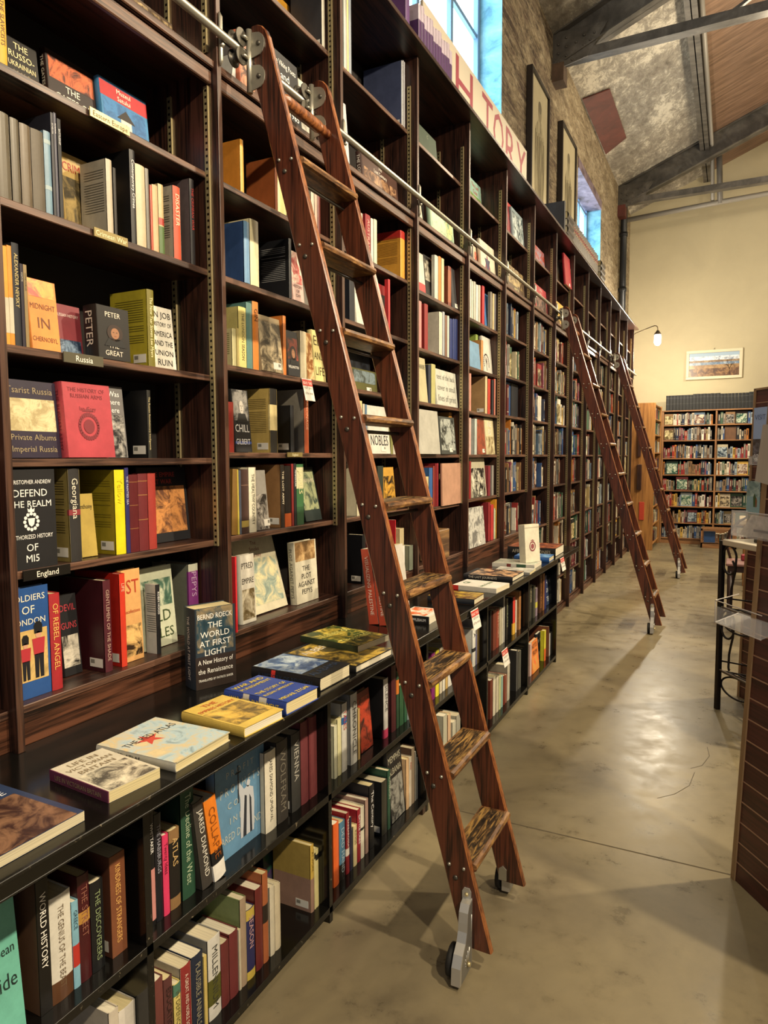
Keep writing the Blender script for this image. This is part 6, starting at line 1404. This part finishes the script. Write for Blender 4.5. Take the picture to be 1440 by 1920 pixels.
# ------------------------------------------------------------------ the remaining distant books as one object
PAL = ['c9c2ad', 'b8ad92', 'd2cbb8', 'a89468', 'dcd6c6', '8a2a2a', '5a1e20', '9c3a2c', '1a1a1c', '24262c', '2b2b2f', '1f2a44', '2a4a7a', '24443a', '3a5a44', '6a4a32', '8a6a48', '3a2a22', '6f6a62', '8a8680', 'b5712f', 'c9a24a', '5a6f84', '96a4ac', '7a3a4a', 'c7b9a0']
PM = [bmat(h) for h in PAL]
PICS = [picture('3a3028', 'b8a888', 1, 20), picture('5a2a20', 'd0c4b0', 2, 18), picture('2a3a4a', 'a9b6bc', 3, 18), picture('6a5a34', 'd6c898', 4, 22), picture('1a1a1c', 'a09a90', 5, 26), picture('2a5a4a', 'c9d0b8', 6, 18)]
SB = MB(); PGM_ = pages_mat('d9ceb0'); rg = random.Random(42)
LT, DKI = inkm('a39a86'), inkm('2a2420')
def sbox(o, U, N, t, d, h, m, face=None, strip=True):
    """o: base corner at the shelf front, U along the shelf, N out of the shelf"""
    o, U, N = np.array(o), np.array(U, float), np.array(N, float); Zv = np.array([0, 0, 1.])
    p = lambda a, b, c: o+U*a-N*b+Zv*c
    SB.add([p(0, 0, 0), p(t, 0, 0), p(t, d, 0), p(0, d, 0), p(0, 0, h), p(t, 0, h), p(t, d, h), p(0, d, h)], [(0, 1, 5, 4), (1, 2, 6, 5), (2, 3, 7, 6), (3, 0, 4, 7), (0, 3, 2, 1)], m)
    SB.add([p(.001, .004, h-.002), p(t-.001, .004, h-.002), p(t-.001, d, h-.002), p(.001, d, h-.002)], [(0, 1, 2, 3)], PGM_)
    if face: SB.add([p(t*.06, -.001, h*.08), p(t*.94, -.001, h*.08), p(t*.94, -.001, h*.8), p(t*.06, -.001, h*.8)], [(0, 1, 2, 3)], face)
    elif strip:
        lightm = PM.index(m) in (5, 6, 7, 8, 9, 10, 11, 12, 13, 14, 15, 17, 18, 24); im = LT if lightm else DKI
        a = rg.uniform(.3, .6); SB.add([p(t*.3, -.0006, h*a), p(t*.7, -.0006, h*a), p(t*.7, -.0006, h*.9), p(t*.3, -.0006, h*.9)], [(0, 1, 2, 3)], im)
        if rg.random() < .5: SB.add([p(0, -.0005, h*.1), p(t, -.0005, h*.1), p(t, -.0005, h*.13), p(0, -.0005, h*.13)], [(0, 1, 2, 3)], im)
def fill(o, U, N, length, maxh, fill_=.95, pf=.2, lo=.19):
    o, U, N = np.array(o, float), np.array(U, float), np.array(N, float); x = .004; end = length*fill_
    while x < end:
        if rg.random() < pf and x+.2 < end:
            w_ = rg.uniform(.14, .21); h = min(maxh, w_*1.4); sbox(o+U*x-N*rg.uniform(.0, .05), U, N, w_, .025, h, rg.choice(PM), rg.choice(PICS) if rg.random() < .75 else None, False); x += w_+.004
        else:
            hb = rg.uniform(lo, min(maxh, .26)); m0 = rg.choice(PM)
            for _ in range(rg.randint(2, 6)):
                t = rg.uniform(.014, .045)
                if x+t > end: break
                sbox(o+U*x-N*rg.uniform(0, .02), U, N, t, .16, min(maxh, hb+rg.uniform(-.03, .03)), (rg.choice(PM) if rg.random() < .6 else rg.choice(PM[5:25])) if rg.random() < .75 else m0); x += t+.0008
            if rg.random() < .15: x += rg.uniform(.02, .07)
for i in [0]+list(range(6, 15)):
    zs = sorted(set(list(shelves_of(i).values())+[2.80])); zs = [z for z in zs if z < 3.4]
    for z, zn in zip(zs, zs[1:]+[3.55]):
        if i in (6, 7, 8) and z > 2.6: continue
        hi = min(.30, zn-z-(.075 if zn == 2.80 else .03)); f = rg.choice((.97, .97, .9, .75)) if z < 2.5 else rg.choice((.25, .4, .6, 0))
        if f: fill((-.062, py(i-1)+.002, z+.001), (0, 1, 0), (1, 0, 0), PW-TW-.02, hi, f, .22 if z < 2.5 else .9)
for xa in (.03, .89, 1.77):
    for z, zn in zip(FSH, FSH[1:]): fill((.32+xa+.004, 13.42, z+.001), (1, 0, 0), (0, -1, 0), .82, min(.24, zn-z-.04), .98, .30, .17)
OSH = (.10, .42, .72, 1.02, 1.32, 1.62, 1.92, 2.18)
for z in OSH: fill((.30, 12.27, z+.001), (0, 1, 0), (1, 0, 0), 1.05, .20, .97, .1, .15)
fill((1.06, 12.99, .092), (1, 0, 0), (0, -1, 0), .46, .19, .97, .2, .15)
for k, M in SINKS:
    v0 = [tuple(M @ Vector(v)) for v in k.v]
    for mi_, m in enumerate(k.mats):
        fs = [f for f, q in zip(k.f, k.m) if q == mi_]
        if mi_ == 0: o0 = len(SB.v); SB.v += v0
        i = SB.mi(m)
        for f in fs: SB.f.append([o0+a for a in f]); SB.m.append(i); SB.smooth.append(False)
o = SB.build('book_rows'); tag(o, 'the many small books filling the distant shelves down the aisle', 'books', None, 'stuff')
